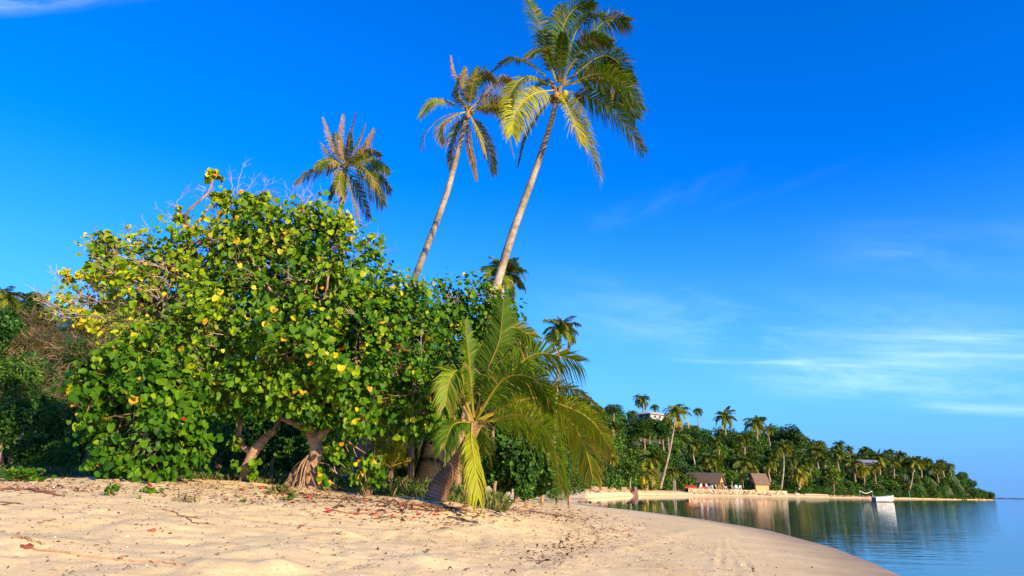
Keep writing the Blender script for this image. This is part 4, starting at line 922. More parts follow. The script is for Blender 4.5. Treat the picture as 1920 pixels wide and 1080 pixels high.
tuft('dry yellowish grass tuft behind the young palm base', 905, 912, 120, .34)
tuft('thin grass stalks left of the low tree foot', 145, 893, 30, .5)

# ================================================================== FAR SHORE
fpx = [p[0] for p in far_px]; fY = [e[1] for e in farE]
def shoreY(px): return float(np.interp(px, fpx, fY))
SIL = [(420, 800), (560, 760), (700, 720), (900, 700), (960, 700), (1040, 722), (1070, 728), (1100, 752), (1150, 762), (1200, 776), (1250, 786), (1300, 792), (1340, 800), (1400, 800), (1440, 806), (1470, 792), (1500, 802), (1540, 824), (1580, 834), (1640, 846), (1700, 852), (1760, 860), (1800, 878), (1825, 902), (1845, 926)]
def sil(px): return float(np.interp(px, [p[0] for p in SIL], [p[1] for p in SIL]))
LOWT = 4.6
def hillpt(px, u):
    """crown-top height over the shore strip: u=0 first row, u=1 skyline"""
    Y0 = shoreY(px) + np.interp(px, [1100, 1300, 1480, 1600, 1845], [26, 20, 18, 12, 4]); dep = np.interp(px, [1000, 1500, 1700, 1845], [70, 60, 32, 8]); Y = Y0 + dep * u
    z1 = at(px, sil(px), Y0 + dep)[2]; z0 = min(LOWT, z1); zt = z0 + (z1 - z0) * u ** .85
    g = at(px, 900, Y); return np.array([g[0], g[1], zt])
cols = np.linspace(420, 1856, 130); rows = 10; V = []
for j in range(rows + 2):
    for x in cols:
        u = min(j, rows - 1) / (rows - 1); q = hillpt(x, u)
        if j >= rows: q = q + np.array([0, 18 * (j - rows + 1), 0]); q[2] -= 4 * (j - rows + 1)
        q[2] = max(q[2] - 4.2, .35 if j < rows else -1); V.append(q)
# front skirt down to the sand
front = [[v[0], v[1] + .5, .2] for v in V[:len(cols)]]
V = np.array(front + [list(v) for v in V]); nx = len(cols); i, j = np.meshgrid(np.arange(rows + 2), np.arange(nx - 1), indexing='ij')
mb = MB(); mb.add(V, np.stack([i * nx + j, i * nx + j + 1, (i + 1) * nx + j + 1, (i + 1) * nx + j], -1).reshape(-1, 4)); o = mb.build('hills', 'soil', smooth=True); tag(o, 'long wooded hill running out to a low point', kind='structure')
FG = np.array([(.010, .036, .008), (.024, .075, .010), (.05, .125, .012), (.10, .19, .014), (.18, .27, .018)])
def far_proto(nb, n, size, bias, spread=.6):
    a = plant_proto(nb, n, size, FG, (ST, SQ), bias, H=.9, spread=spread)
    return a
FP = [far_proto(9, 1500, .17, 1.5), far_proto(7, 1500, .19, 1.9), far_proto(11, 1700, .15, 1.2), far_proto(8, 1500, .18, 2.4), far_proto(9, 1600, .16, 1.6, .5)]
for a, b in FP: a.materials[0] = M['farleaf']
cnt = 0
for r_ in range(7):
    u = r_ / 6; step = np.interp(u, [0, 1], [25, 21]); x = 560 + (r_ % 2) * 20
    while x < 1848:
        q = hillpt(min(x, 1846) + rng.normal(0, 3), np.clip(u + rng.normal(0, .04), 0, 1)); skip = False
        if r_ == 4 and x > 1740: skip = True
        s = rng.uniform(2.9, 4.2) * (1.35 if x < 980 else 1) * np.interp(x, [1000, 1500, 1845], [.95, 1.1, .95]) * (.8 if x > 1800 else 1)
        if not skip:
            c = q - np.array([0, 0, s * .9 - rng.normal(0, .5)]); c[2] = max(c[2], s * .62)
            # keep a window in front of the hilltop houses
            put_plant(FP[rng.integers(0, 5)], c, s, 'hillside_tree', 'dense green tree in the unbroken wood covering the far hill', 'tree', 'trees of the far wooded hill'); cnt += 1
        x += (step if x > 985 else 85) * rng.uniform(.85, 1.15)
for k in range(46):
    px = 1480 + k * 8.1; Y = shoreY(px) + np.interp(px, [1480, 1600, 1845], [15, 9, 2.5]); s = rng.uniform(1.6, 2.6) * np.interp(px, [1480, 1845], [1, .7]); c = at(px, 900, Y); c[2] = s * .8; put_plant(FP[rng.integers(0, 5)], c, s, 'shoreline_shrub', 'low green shrub at the foot of the wood along the far beach', 'shrub', 'low shrubs along the far beach'); cnt += 1
open('/tmp/cnt.txt', 'w').write(str(cnt))
# individually visible trees along the far beach
for (px, py, r, dY, v, z, lab) in [(1182, 884, 24, 8, 3, 1.0, 'rounded light green tree on the far beach directly behind the big boulder'), (1125, 880, 26, 14, 0, 1.0, 'dark leafy tree at the inner end of the cove, right of the palm fronds'), (1372, 893, 15, 12, 3, .9, 'bright bushy tree behind the white chairs, left of the closed hut'),
        (1348, 892, 13, 12, 0, .9, 'small round tree just right of the open shelter gable'), (1392, 893, 12, 13, 1, .9, 'small dark tree touching the left wall of the closed hut'), (1150, 766, 22, 62, 2, .55, 'flat topped spreading tree high on the slope left of the white house'), (1483, 815, 27, 60, 2, .95, 'big rounded dark tree forming a dome on the hill skyline'),
        (1135, 835, 24, 30, 3, 1.0, 'bright green tree on the lower slope left of the tall leaning shore palm'), (1560, 890, 20, 10, 3, 1.0, 'light green bushy tree at the far beach above the beached canoe')]:
    c = at(px, py, shoreY(px) + dY); put_plant(FP[v], c, r * mpp(c), 'shore_tree', lab, 'tree', None, z=z)
g0 = 'dark palms half buried in the wood of the far hill'
for (cx, cy, r, dY) in [(1300, 835, 16, 34), (1345, 828, 15, 38), (1395, 822, 15, 42), (1450, 850, 15, 26), (1485, 862, 14, 20), (1515, 868, 14, 16), (1545, 862, 14, 18), (1570, 852, 14, 24), (1640, 876, 13, 12), (1675, 866, 13, 16), (1695, 872, 13, 12), (1725, 868, 12, 14), (1755, 878, 11, 9), (1765, 868, 10, 13), (1115, 790, 16, 50), (1150, 800, 15, 46), (1190, 812, 15, 40), (1250, 806, 15, 44)]:
    far_palm('dark coconut palm crown half buried in the wood of the far hill', cx, cy, r, shoreY(cx) + dY, 2 if r > 13 else 0, group=g0)
FPALM = [(1203, 750, 17, 60, 2, 'dark palm on the skyline just left of the white hilltop house'), (1228, 764, 9, 62, 2, 'tiny palm peeking over the roof of the white hilltop house'), (1309, 771, 10, 58, 2, 'small lone palm with bare stem sticking up from the hill skyline'),
         (1359, 783, 21, 50, 0, 'spiky palm crown on the skyline above the open shelter'), (1417, 795, 23, 52, 1, 'full drooping palm crown on the skyline left of the dome shaped tree'), (1442, 806, 12, 50, 0, 'small palm on the skyline tucked against the dome shaped tree'),
         (1573, 830, 12, 45, 2, 'windblown dark palm on the skyline right of the dome shaped tree'), (1592, 838, 9, 40, 0, 'small palm on the skyline left of the grey roof'), (1531, 843, 18, 26, 1, 'yellowish palm crown half way up the slope above the beached canoe'),
         (1623, 842, 13, 32, 2, 'dark palm standing just above the grey roof'), (1648, 856, 20, 20, 0, 'wide palm crown right of the grey roof'), (1666, 846, 12, 28, 2, 'upright skyline palm two crowns right of the grey roof'), (1688, 850, 13, 26, 2, 'skyline palm above the moored white boat'),
         (1738, 862, 10, 18, 2, 'small skyline palm right of the tall thin trunked shore palm'), (1782, 874, 8, 12, 0, 'last small palm near the low end of the point'), (1600, 868, 17, 18, 1, 'drooping yellow brown palm crown left of the grey roof'), (1617, 880, 15, 14, 3, 'low hanging yellow palm crown under the grey roof'),
         (1335, 862, 22, 28, 0, 'green palm crown rising behind the open shelter'), (1398, 868, 26, 24, 0, 'broad palm crown behind the closed hut'), (1440, 868, 20, 20, 1, 'arching palm right behind the closed hut roof'), (1380, 850, 14, 34, 2, 'dark palm crown higher on the slope above the closed hut'), (1222, 862, 28, 16, 1, 'large drooping palm left of the tall leaning shore palm, behind the beach'), (1214, 892, 22, 7, 3, 'low spreading yellow palm at the foot of the tall leaning shore palm'), (1145, 858, 20, 22, 3, 'brownish palm crown in the trees left of the boulder'), (1262, 884, 15, 12, 1, 'small yellow palm between the tall leaning shore palm and the open shelter')]
for (cx, cy, r, dY, v, lab) in FPALM: far_palm(lab, cx, cy + (4 if dY > 17 and cx > 1500 else 0), r, shoreY(cx) + dY, v)
far_palm('tall leaning palm with golden crown rising from the far beach', 1268, 776, 27, shoreY(1240) + 9, 3, 1238, 916, group='palms rising from the far beach')
far_palm('slender pale trunked palm right of the closed hut', 1469, 838, 19, shoreY(1466) + 10, 1, 1465, 917, group='palms rising from the far beach')
far_palm('short bushy palm with hanging yellow fronds above the beached canoe', 1500, 888, 21, shoreY(1500) + 9, 3, 1498, 918, group='palms rising from the far beach')
far_palm('palm with curved thin trunk standing right of the moored boat', 1712, 866, 18, shoreY(1705) + 6, 1, 1703, 926, group='palms rising from the far beach')
for a in (-1,):
    pass

# ---- white house on the hill
def gable(mb, L, Wd, h0, h1, over, th, col):
    """pitched roof slabs, ridge along x, centred"""
    for s in (-1, 1):
        a = np.array([[-L / 2 - over, 0, h1], [L / 2 + over, 0, h1], [L / 2 + over, s * (Wd / 2 + over), h0 - (h1 - h0) * over / (Wd / 2)], [-L / 2 - over, s * (Wd / 2 + over), h0 - (h1 - h0) * over / (Wd / 2)]])
        b = a + np.array([0, 0, th]); V = np.vstack([a, b]); Q = [[0, 1, 2, 3], [4, 7, 6, 5], [0, 4, 5, 1], [1, 5, 6, 2], [2, 6, 7, 3], [3, 7, 4, 0]]; mb.add(V, Q, None, col)
def tri_wall(mb, x, Wd, h0, h1, col, t=.08):
    V = [(x - t, -Wd / 2, h0), (x - t, Wd / 2, h0), (x - t, 0, h1), (x + t, -Wd / 2, h0), (x + t, Wd / 2, h0), (x + t, 0, h1)]
    mb.add(V, [[0, 3, 4, 1], [1, 4, 5, 2], [2, 5, 3, 0]], [[0, 1, 2], [3, 5, 4]], col)
def place_local(rt, o): o.parent = rt; o.matrix_parent_inverse = Matrix.Identity(4)
def part(rt, mb, name, mat, **k):
    o = mb.build(name, mat, **k); o.parent = rt; return o
c = at(1226, 789, shoreY(1228) + 44); hm_ = mpp(c)
rt = empty('white_house', c, 'white house with pale hipped metal roof on top of the far hill', 'house'); rt.rotation_euler = (0, 0, R(38)); rt.scale = (.86, .86, .52)
w = MB(); box(w, (-5.0, -3, -1.5), (3.6, 3, 3.2), (.5, .46, .42)); part(rt, w, 'wall', 'paint')
r_ = MB(); Lx, Wy, e0, e1 = 10.6, 7.8, 3.2, 5.0
V = [(-6.3, -3.9, e0), (4.9, -3.9, e0), (4.9, 3.9, e0), (-6.3, 3.9, e0), (-3.0, 0, e1), (2.0, 0, e1), (-6.3, -3.9, e0 - .15), (4.9, -3.9, e0 - .15), (4.9, 3.9, e0 - .15), (-6.3, 3.9, e0 - .15)]
r_.add(V, [[0, 1, 5, 4], [2, 3, 4, 5], [9, 8, 7, 6], [0, 6, 7, 1], [1, 7, 8, 2], [2, 8, 9, 3], [3, 9, 6, 0]], [[1, 2, 5], [3, 0, 4]], (.62, .56, .52)); part(rt, r_, 'roof', 'paint')
for (x, y0) in [(-2.9, 0), (-.4, 0), (2.1, 0)]:
    f = MB(); box(f, (x - .75, -3.06, .9), (x + .75, -2.98, 2.5), (.75, .72, .7)); fo = part(rt, f, 'window', 'paint'); g = MB(); box(g, (x - .65, -3.09, 1.0), (x + .65, -3.062, 2.4), (.06, .07, .08)); go = g.build('pane', 'paint'); go.parent = fo
for y in (-1.4, 1.2):
    f = MB(); box(f, (-5.08, y - .9, .5), (-5.002, y + .9, 2.6), (.5, .52, .58)); fo = part(rt, f, 'window', 'paint'); g = MB(); box(g, (-5.12, y - .8, .6), (-5.082, y + .8, 2.5), (.05, .06, .09)); go = g.build('pane', 'paint'); go.parent = fo
f = MB()
for x in (-6.1, -6.1, 4.6): 
    for y in (-3.7, 3.7): box(f, (x - .08, y - .08, 0), (x + .08, y + .08, 3.1), (.7, .68, .65))
part(rt, f, 'veranda_posts', 'paint')
c = at(1626, 873, shoreY(1626) + 23)
rt = empty('grey_roofed_house', c, 'house with low grey metal roof showing between palms on the hill', 'house'); rt.rotation_euler = (0, 0, R(-12)); rt.scale = (.8, .8, .7)
w = MB(); box(w, (-4, -2.5, -1), (4, 2.5, 1.6), (.2, .19, .18)); part(rt, w, 'wall', 'paint'); r_ = MB(); gable(r_, 8.4, 5.4, 1.7, 2.9, .4, .12, (.28, .3, .36)); part(rt, r_, 'roof', 'paint')
f = MB(); box(f, (-1.5, -2.56, .1), (.2, -2.502, 1.2), (.05, .06, .07)); part(rt, f, 'window', 'paint')

for px, py, r in [(1200, 795, 17), (1217, 797, 18), (1235, 797, 18), (1252, 796, 17), (1208, 805, 20), (1243, 806, 20)]:
    c = at(px, py, shoreY(1228) + 36); put_plant(FP[rng.integers(0, 5)], c, r * mpp(c), 'hillside_tree', 'dense green tree in the unbroken wood covering the far hill', 'tree', 'trees of the far wooded hill')
# ---- thatched huts
Yh = shoreY(1425) + 11; c = at(1424, 918.5, Yh); m = mpp(c); TERR = c[2]
rt = empty('closed_thatched_hut', c, 'closed hut with woven bamboo walls and brown thatched roof on the stone terrace', 'hut'); rt.rotation_euler = (0, 0, R(14))
L, Wd, H0, H1 = 27 * m, 20 * m, 13 * m, 28 * m
w = MB(); box(w, (-L / 2, -Wd / 2, -.4), (L / 2, Wd / 2, H0)); tri_wall(w, -L / 2 + .1, Wd, H0, H1 - .1, (1, 1, 1)); tri_wall(w, L / 2 - .1, Wd, H0, H1 - .1, (1, 1, 1)); part(rt, w, 'wall', 'bamboo')
r_ = MB(); gable(r_, L, Wd, H0, H1, .45, .3, (1, 1, 1)); part(rt, r_, 'roof', 'thatch')
p_ = MB(); box(p_, (-L / 2 - .12, -Wd / 2 - .12, -.5), (-L / 2 + .1, -Wd / 2 + .1, H0), (.5, .3, .15)); part(rt, p_, 'corner_post', 'plain')
d_ = MB(); box(d_, (-L / 2 - .05, -.6, 0), (-L / 2 - .004, .6, H0 * .9), (.05, .035, .025)); part(rt, d_, 'door', 'plain')
c = at(1322, 915.5, shoreY(1325) + 12)
rt = empty('open_thatched_shelter', c, 'long open sided shelter with dark thatched roof and lit bamboo gable', 'shelter'); rt.rotation_euler = (0, 0, R(-38))
m = mpp(c); L, Wd, H0, H1 = 64 * m, 25 * m, 11.5 * m, 26 * m
r_ = MB(); gable(r_, L, Wd, H0, H1, .5, .3, (1, 1, 1)); ro = part(rt, r_, 'roof', 'thatch'); g_ = MB(); tri_wall(g_, L / 2 - .15, Wd * .98, H0, H1 - .1, (1, 1, 1)); part(rt, g_, 'gable', 'bamboo')
for x in np.linspace(-L / 2 + .4, L / 2 - .25, 6):
    for y in (-Wd / 2 + .3, Wd / 2 - .3):
        q = MB(); tube(q, [(x, y, -.3), (x, y, H0 + .1)], .13, 7, (.5, .25, .1)); part(rt, q, 'post', 'plain')
q = MB(); tube(q, [(L / 2 - .2, 0, -.3), (L / 2 - .2, 0, H0)], .13, 7, (.5, .25, .1)); part(rt, q, 'post', 'plain')
w = MB(); box(w, (-L / 2 + .6, Wd / 2 - .55, -.3), (L / 2 - 3.0, Wd / 2 - .45, H0 * .8), (.08, .05, .035)); part(rt, w, 'back_wall', 'plain')

# ---- stone terrace wall
TW = [(1292, 916), (1330, 917.5), (1370, 920), (1420, 921.5), (1472, 922)]
def rockrow(label, pts, dY, name, n, s, h, cols, cat, lay=1, grp=None, zfix=None):
    mb = MB(); first = None
    for k in range(n):
        u = rng.random() * (len(pts) - 1); i = int(u); f = u - i; px = pts[i][0] * (1 - f) + pts[i + 1][0] * f
        Y = shoreY(px) + dY + rng.normal(0, .25); q = at(px, 900, Y); z = (zfix if zfix is not None else 0) + rng.uniform(0, h)
        if first is None: first = np.array([q[0], q[1], 0])
        sc_ = s * rng.uniform(.6, 1.3); rock(mb, (q[0], q[1] + (z / max(h, .1)) * .5, z), (sc_ * 1.2, sc_, sc_ * .75), np.array(cols[rng.integers(0, len(cols))]) * rng.uniform(.8, 1.2), ICO0 if n > 300 else ICO1)
    o = mb.build(name, 'rock', origin=first); tag(o, label, cat, grp); return o
TOPZ = TERR - .15
rockrow('long pale dry stone wall holding up the terrace in front of the huts', TW, 5.5, 'stone_wall', 620, .27, TOPZ - .35, [(.46, .31, .17), (.36, .24, .14), (.2, .13, .08), (.52, .38, .24)], 'stone wall', zfix=.35)
tm = MB(); tp = [(px, shoreY(px) + 5.9) for px in np.linspace(1290, 1474, 24)]; fr = [at(px, 900, Y) for px, Y in tp]; bk = [at(px, 900, Y + 14) for px, Y in tp]
V = [[q[0], q[1], TOPZ] for q in fr] + [[q[0], q[1], TOPZ] for q in bk] + [[q[0], q[1], .1] for q in fr]; k = len(tp)
tm.add(V, [[i, i + 1, k + i + 1, k + i] for i in range(k - 1)] + [[2 * k + i, 2 * k + i + 1, i + 1, i] for i in range(k - 1)], None, (.5, .38, .27)); o = tm.build('terrace', 'plain'); tag(o, 'flat sandy terrace behind the stone wall', kind='structure')
rockrow('line of dark rocks low on the sand below the stone wall', [(1300, 0), (1345, 0), (1405, 0)], 2.2, 'rock_row', 90, .3, .25, [(.2, .12, .09), (.13, .09, .07), (.3, .2, .14)], 'rocks', zfix=.2)
rockrow('dark rubble patch at the right foot of the stone wall below the hut', [(1420, 0), (1446, 0)], 2.6, 'rock_row', 60, .3, .4, [(.1, .1, .07), (.16, .13, .09)], 'rocks', zfix=.1)
rockrow('line of dark reddish rocks across the sand left of the big boulder', [(1112, 0), (1178, 0)], 6, 'rock_row', 60, .32, .3, [(.25, .12, .08), (.16, .09, .07), (.4, .25, .15)], 'rocks', zfix=.5)
rockrow('low old stone edging at the back of the inner cove sand', [(1112, 0), (1192, 0)], 17, 'stone_edging', 120, .32, .6, [(.45, .3, .2), (.35, .24, .16)], 'stone edging', zfix=.9)
rockrow('long band of brown rubble on the beach left of the moored boat', [(1555, 0), (1640, 0)], 2.4, 'rubble_band', 220, .3, .5, [(.3, .2, .14), (.18, .13, .1), (.42, .3, .2)], 'rocks', zfix=.2)
# beach strips at the far shore (sand sheet draped from the water line to the trees)
V = []; cx_ = np.concatenate([np.linspace(1010, 1850, 130), [1858, 1866, 1876]])
for j, (dy, zz) in enumerate([(-3, -.35), (0, .02), (1.5, .3), (4, .62), (9, .95), (16, 1.15), (28, 1.3)]):
    for px in cx_:
        wdt = np.interp(px, [1090, 1500, 1700, 1850, 1880], [1, 1, .6, .25, .1]); Y = shoreY(min(px, 1850)) + dy * wdt + (max(px - 1850, 0)) * .3; q = at(px, 900, Y); V.append([q[0], q[1], zz * (wdt if zz > 0 else 1) * (1 - .6 * (px > 1850)) + .05 * vnoise(np.array([px * .2]), np.array([dy * .4]))[0] * (zz > .1)])
nx = len(cx_); i, j = np.meshgrid(np.arange(6), np.arange(nx - 1), indexing='ij'); mb = MB(); mb.add(V, np.stack([i * nx + j, i * nx + j + 1, (i + 1) * nx + j + 1, (i + 1) * nx + j], -1).reshape(-1, 4)); o = mb.build('far_beach', 'sand', smooth=True); tag(o, 'narrow sand beach along the far shore', kind='structure')
# boulder
c = at(1188, 931, shoreY(1188) + .3); mb = MB(); V, T = ICO2; d = 1 + .12 * np.sin(V @ np.array([4, 3, 5.])) + rng.normal(0, .05, len(V)); m = mpp(c)
S_ = np.array([10 * m, 8 * m, 17 * m]); P = V * d[:, None] * S_; P[:, 0] += P[:, 2] * .22; P[:, 0] *= 1 - .35 * np.clip(P[:, 2] / S_[2], 0, 1); mb.add(P, None, T, (.22, .13, .1)); o = mb.build('boulder', 'rock', origin=(0, 0, 0)); o.location = (c[0], c[1], 0); tag(o, 'big upright brown boulder at the water edge of the inner cove', 'boulder')
for px, py, s, cl, lab in [(1178, 942, 3.2, (.06, .03, .03), 'dark red rock in the water below the boulder'), (1184, 941, 4, (.05, .04, .035), 'largest dark rock in the cove water right below the boulder'), (1206, 943, 2.6, (.05, .04, .035), 'small dark rock in the water right of the boulder'),
                           (1099, 940, 4.5, (.35, .28, .1), 'yellowish rock at the foot of the shoreline bush'), (1109, 941, 4.5, (.38, .3, .12), 'yellowish rock next to the first one, on its right'), (1124, 941.5, 4, (.24, .22, .13), 'grey green rock just breaking the cove water'), (1088, 940, 4, (.25, .12, .06), 'reddish rock under the shoreline bush')]:
    q = onplane(px, py + 1, 0); m = mpp(q); mb = MB(); rock(mb, (0, 0, .02), (s * m * 1.2, s * m, s * m * .5), cl); o = mb.build('shore_rock', 'rock', origin=(0, 0, 0)); o.location = q; tag(o, lab, 'rock')

# ---- white garden chairs
def chair(label, px, py, dY, rz, c0=None):
    q = at(px, py, shoreY(px) + dY); q[2] = TOPZ if c0 is None else q[2]; rt = empty('garden_chair', q, label, 'chair', 'white garden chairs on the stone terrace'); rt.rotation_euler = (0, 0, rz); Wc = (.8, .78, .74); s = 1.25
    a = MB(); box(a, (-.28 * s, -.28 * s, .4 * s), (.28 * s, .28 * s, .46 * s), Wc); part(rt, a, 'seat', 'paint')
    a = MB(); V = np.array([(-.28, .24, .46), (.28, .24, .46), (.26, .5, 1.05), (-.26, .5, 1.05), (-.28, .3, .46), (.28, .3, .46), (.26, .56, 1.05), (-.26, .56, 1.05)]) * s; a.add(V, [[0, 1, 2, 3], [4, 7, 6, 5], [0, 4, 5, 1], [1, 5, 6, 2], [2, 6, 7, 3], [3, 7, 4, 0]], None, Wc); part(rt, a, 'backrest', 'paint')
    for sx_ in (-1, 1):
        a = MB(); box(a, (sx_ * .31 * s - .04, -.3 * s, .62 * s), (sx_ * .31 * s + .04, .32 * s, .67 * s), Wc); part(rt, a, 'armrest', 'paint')
        for sy in (-1, 1): a = MB(); tube(a, np.array([(sx_ * .26, sy * .24, .4), (sx_ * .32, sy * .33, 0)]) * s, .045 * s, 5, Wc); part(rt, a, 'leg', 'paint')
for k, (px, lab) in enumerate([(1312.5, 'white garden chair furthest left, beside the red rails under the shelter eave'), (1327.5, 'white garden chair just left of the front shelter post'), (1333.5, 'white garden chair under the gable, between the two front shelter posts'), (1345, 'white garden chair just right of the shelter gable'),
                   (1360, 'white garden chair standing alone midway between shelter and closed hut'), (1375, 'leftmost white garden chair of the three in front of the small trees'), (1382, 'middle white garden chair of the three in front of the small trees'), (1388, 'rightmost white garden chair of the three in front of the small trees')]):
    chair(lab, px, 915, 6.6 + .4 * (k % 2), R([200, 30, -40, 60, 110, 70, 10, -20][k]))
def rail(label, p0, p1):
    a = at(p0[0], 914, shoreY(p0[0]) + 6.8); b = at(p1[0], 914, shoreY(p1[0]) + 6.8); a[2] = b[2] = TOPZ; rt = empty('red_railing', a, label, 'railing'); d = b - a; n = 6
    mb = MB()
    for z in (.4, .7): tube(mb, [a + (0, 0, z), b + (0, 0, z)], .07, 5, (.4, .04, .02))
    box(mb, (0, -.03, .1), (np.linalg.norm(d), .03, .42), (.42, .04, .02), math.atan2(d[1], d[0]), a); mb.build('rail', 'paint', rt)
    for k in range(n): mb = MB(); q = a + d * k / (n - 1); tube(mb, [q, q + (0, 0, .78)], .07, 5, (.55, .05, .02)); mb.build('post', 'paint', rt)
rail('longer red railing at the left end of the stone terrace', (1286, 0), (1306, 0)); rail('shorter red railing in front of the open shelter gable', (1316, 0), (1324, 0))
b = at(1267, 921, shoreY(1267) + 3); b[2] = .5; mb = MB(); tube(mb, [b, b + (0, 0, 2.9)], .09, 8, (.35, .37, .38)); box(mb, (-.16, -.12, 2.9), (.16, .12, 3.1), (.3, .32, .34), 0, b); o = mb.build('grey_post', 'paint', origin=b); tag(o, 'thin grey post on the sand left of the stone wall', 'post')

# ---- boats
def hull(mb, L, B, H, col, col2, sheer=.35, stern=.75, cut=None):
    ns_, nr = 22, 9; V = []; C = []
    for i in range(ns_):
        u = i / (ns_ - 1); x = (u - .5) * L; wid = B / 2 * (stern + (1 - stern) * min(u / .35, 1)) * (1 - max(0, (u - .45) / .55) ** 2.2); top = H * (1 + sheer * (u ** 2)) ; keel = H * .05 + H * .5 * max(0, (u - .8) / .2) ** 2
        for j in range(nr):
            a = (j / (nr - 1) - .5) * 2; s = abs(a); y = math.copysign(wid * (s ** .55), a); z = keel + (top - keel) * s ** 2.0; V.append([x, y, z]); C.append(col if z > H * .22 else col2)
    k = np.arange(ns_ - 1)[:, None] * nr + np.arange(nr - 1)[None]; k = k.ravel(); Q = np.stack([k, k + 1, k + nr + 1, k + nr], 1)
    V = np.array(V); In = V.copy(); In[:, 1] *= .9; In[:, 2] += .05; In[:, 0] *= .985; off = len(V)
    Q2 = Q[:, ::-1] + off; rim = []
    for i in range(ns_ - 1):
        for j in (0, nr - 1): rim.append([i * nr + j, (i + 1) * nr + j, (i + 1) * nr + j + off, i * nr + j + off])
    mb.add(np.vstack([V, In]), np.vstack([Q, Q2, rim]), [[j, j + 1, nr // 2] for j in range(nr - 1) if j not in (nr // 2, nr // 2 - 1)], np.array(C + [(.45, .42, .36)] * len(C)))
    return V.reshape(ns_, nr, 3)
q = onplane(1655, 941.5, 0); q2 = onplane(1679, 941.5, 0); m = mpp(q); L = 43 * m
rt = empty('moored_boat', (q[0] + m * 3, q[1], -.06), 'small white open boat moored on the calm water', 'boat'); rt.rotation_euler = (0, 0, R(12))
mb = MB(); Hh = 9.5 * m; G = hull(mb, L, 1.75, Hh, (.85, .8, .74), (.35, .16, .1), .42); part(rt, mb, 'hull', 'paint', smooth=True)
for s in (0, 8):
    g = MB(); P = G[:, s].copy(); P[:, 2] += .02; tube(g, P, .045, 6, (.05, .22, .32)); part(rt, g, 'gunwale', 'paint')
for x in (-.2, .12):
    g = MB(); box(g, (x * L - .15, -.7, Hh * .75), (x * L + .15, .7, Hh * .8), (.4, .3, .2)); part(rt, g, 'seat', 'paint')
g = MB(); box(g, (-L / 2 - .03, -.62, .1), (-L / 2 + .03, .62, Hh), (.1, .3, .36)); part(rt, g, 'transom', 'paint')
g = MB(); box(g, (-L / 2 - .4, -.16, Hh * .75), (-L / 2 - .08, .16, Hh * 1.35), (.16, .09, .07)); tube(g, [(-L / 2 - .24, 0, Hh * .8), (-L / 2 - .26, 0, -.1)], .09, 6, (.08, .07, .07)); tube(g, [(-L / 2 - .1, 0, Hh * 1.15), (-L / 2 + .5, 0, Hh * 1.2)], .035, 5, (.08, .07, .07)); part(rt, g, 'outboard_motor', 'paint')
a_ = MB(); tube(a_, [(L / 2 - .2, 0, Hh * 1.3), (L / 2 + 1.4, 0, -.05)], .015, 4, (.5, .45, .35)); part(rt, a_, 'mooring_rope', 'paint')
q = at(1494, 921, shoreY(1495) + 3.5); q[2] = .62; rt = empty('beached_canoe', q, 'small pale canoe pulled up on the far beach under a bushy palm', 'canoe'); rt.rotation_euler = (0, 0, R(195))
mb = MB(); G = hull(mb, 12 * m, .9, .6, (.75, .68, .58), (.3, .2, .15), .5); part(rt, mb, 'hull', 'paint', smooth=True); g = MB(); tube(g, G[:, 0], .04, 5, (.6, .5, .4)); part(rt, g, 'gunwale', 'paint')
q = at(1520, 920, shoreY(1520) + 5); mb = MB(); e = at(1508, 920, shoreY(1508) + 5); e[2] = 1.0; f_ = at(1552, 920, shoreY(1552) + 4.5); f_[2] = .95; tube(mb, catmull([e, (e + f_) / 2 + (0, 0, .05), f_], 10), np.linspace(.16, .1, 10), 8, (.55, .45, .36), cap=True); o = mb.build('driftwood_log', 'rock', origin=e); tag(o, 'long bleached driftwood log lying on the far beach right of the canoe', 'driftwood')
# drying net stand
a = at(1612, 927, shoreY(1612) + 5); b = at(1636, 927, shoreY(1636) + 4); a[2] = b[2] = .8; rt = empty('net_stand', (a + b) / 2, 'white cord sagging between two turquoise posts on the beach left of the moored boat', 'net stand')
for p_ in (a, b): mb = MB(); tube(mb, [p_, p_ + (0, 0, 1.75)], .1, 6, (.06, .35, .3)); mb.build('post', 'paint', rt)
mb = MB(); md = (a + b) / 2 + (0, 0, .95); tube(mb, catmull([a + (0, 0, 1.7), md, b + (0, 0, 1.75)], 14), .1, 5, (.75, .72, .66)); mb.build('cord', 'paint', rt)
b = at(1705.5, 929, shoreY(1705) + 2.5); b[2] = .3; mb = MB(); tube(mb, [b, b + (0, 0, 2.3)], .1, 6, (.08, .4, .34)); box(mb, (-.14, -.14, 2.28), (.14, .14, 2.42), (.3, .5, .45), 0, b); o = mb.build('turquoise_post', 'paint', origin=b); tag(o, 'single turquoise post on the beach under the curved thin palm', 'post')
# distant reef line
mb = MB()
for k in range(220): px = 1868 + k * .4; q = onplane(px, 937.5 - (px - 1868) * .0 + 1.4, 0) if False else at(px, 920, 900 + rng.normal(0, 10)); q[2] = .1; rock(mb, q, (9, 2, rng.uniform(.3, .9)), (.05, .06, .09), ICO0)
o = mb.build('reef', 'rock', origin=at(1868, 920, 900) * np.array([1, 1, 0])); tag(o, 'thin dark line of reef on the horizon right of the point', 'reef')

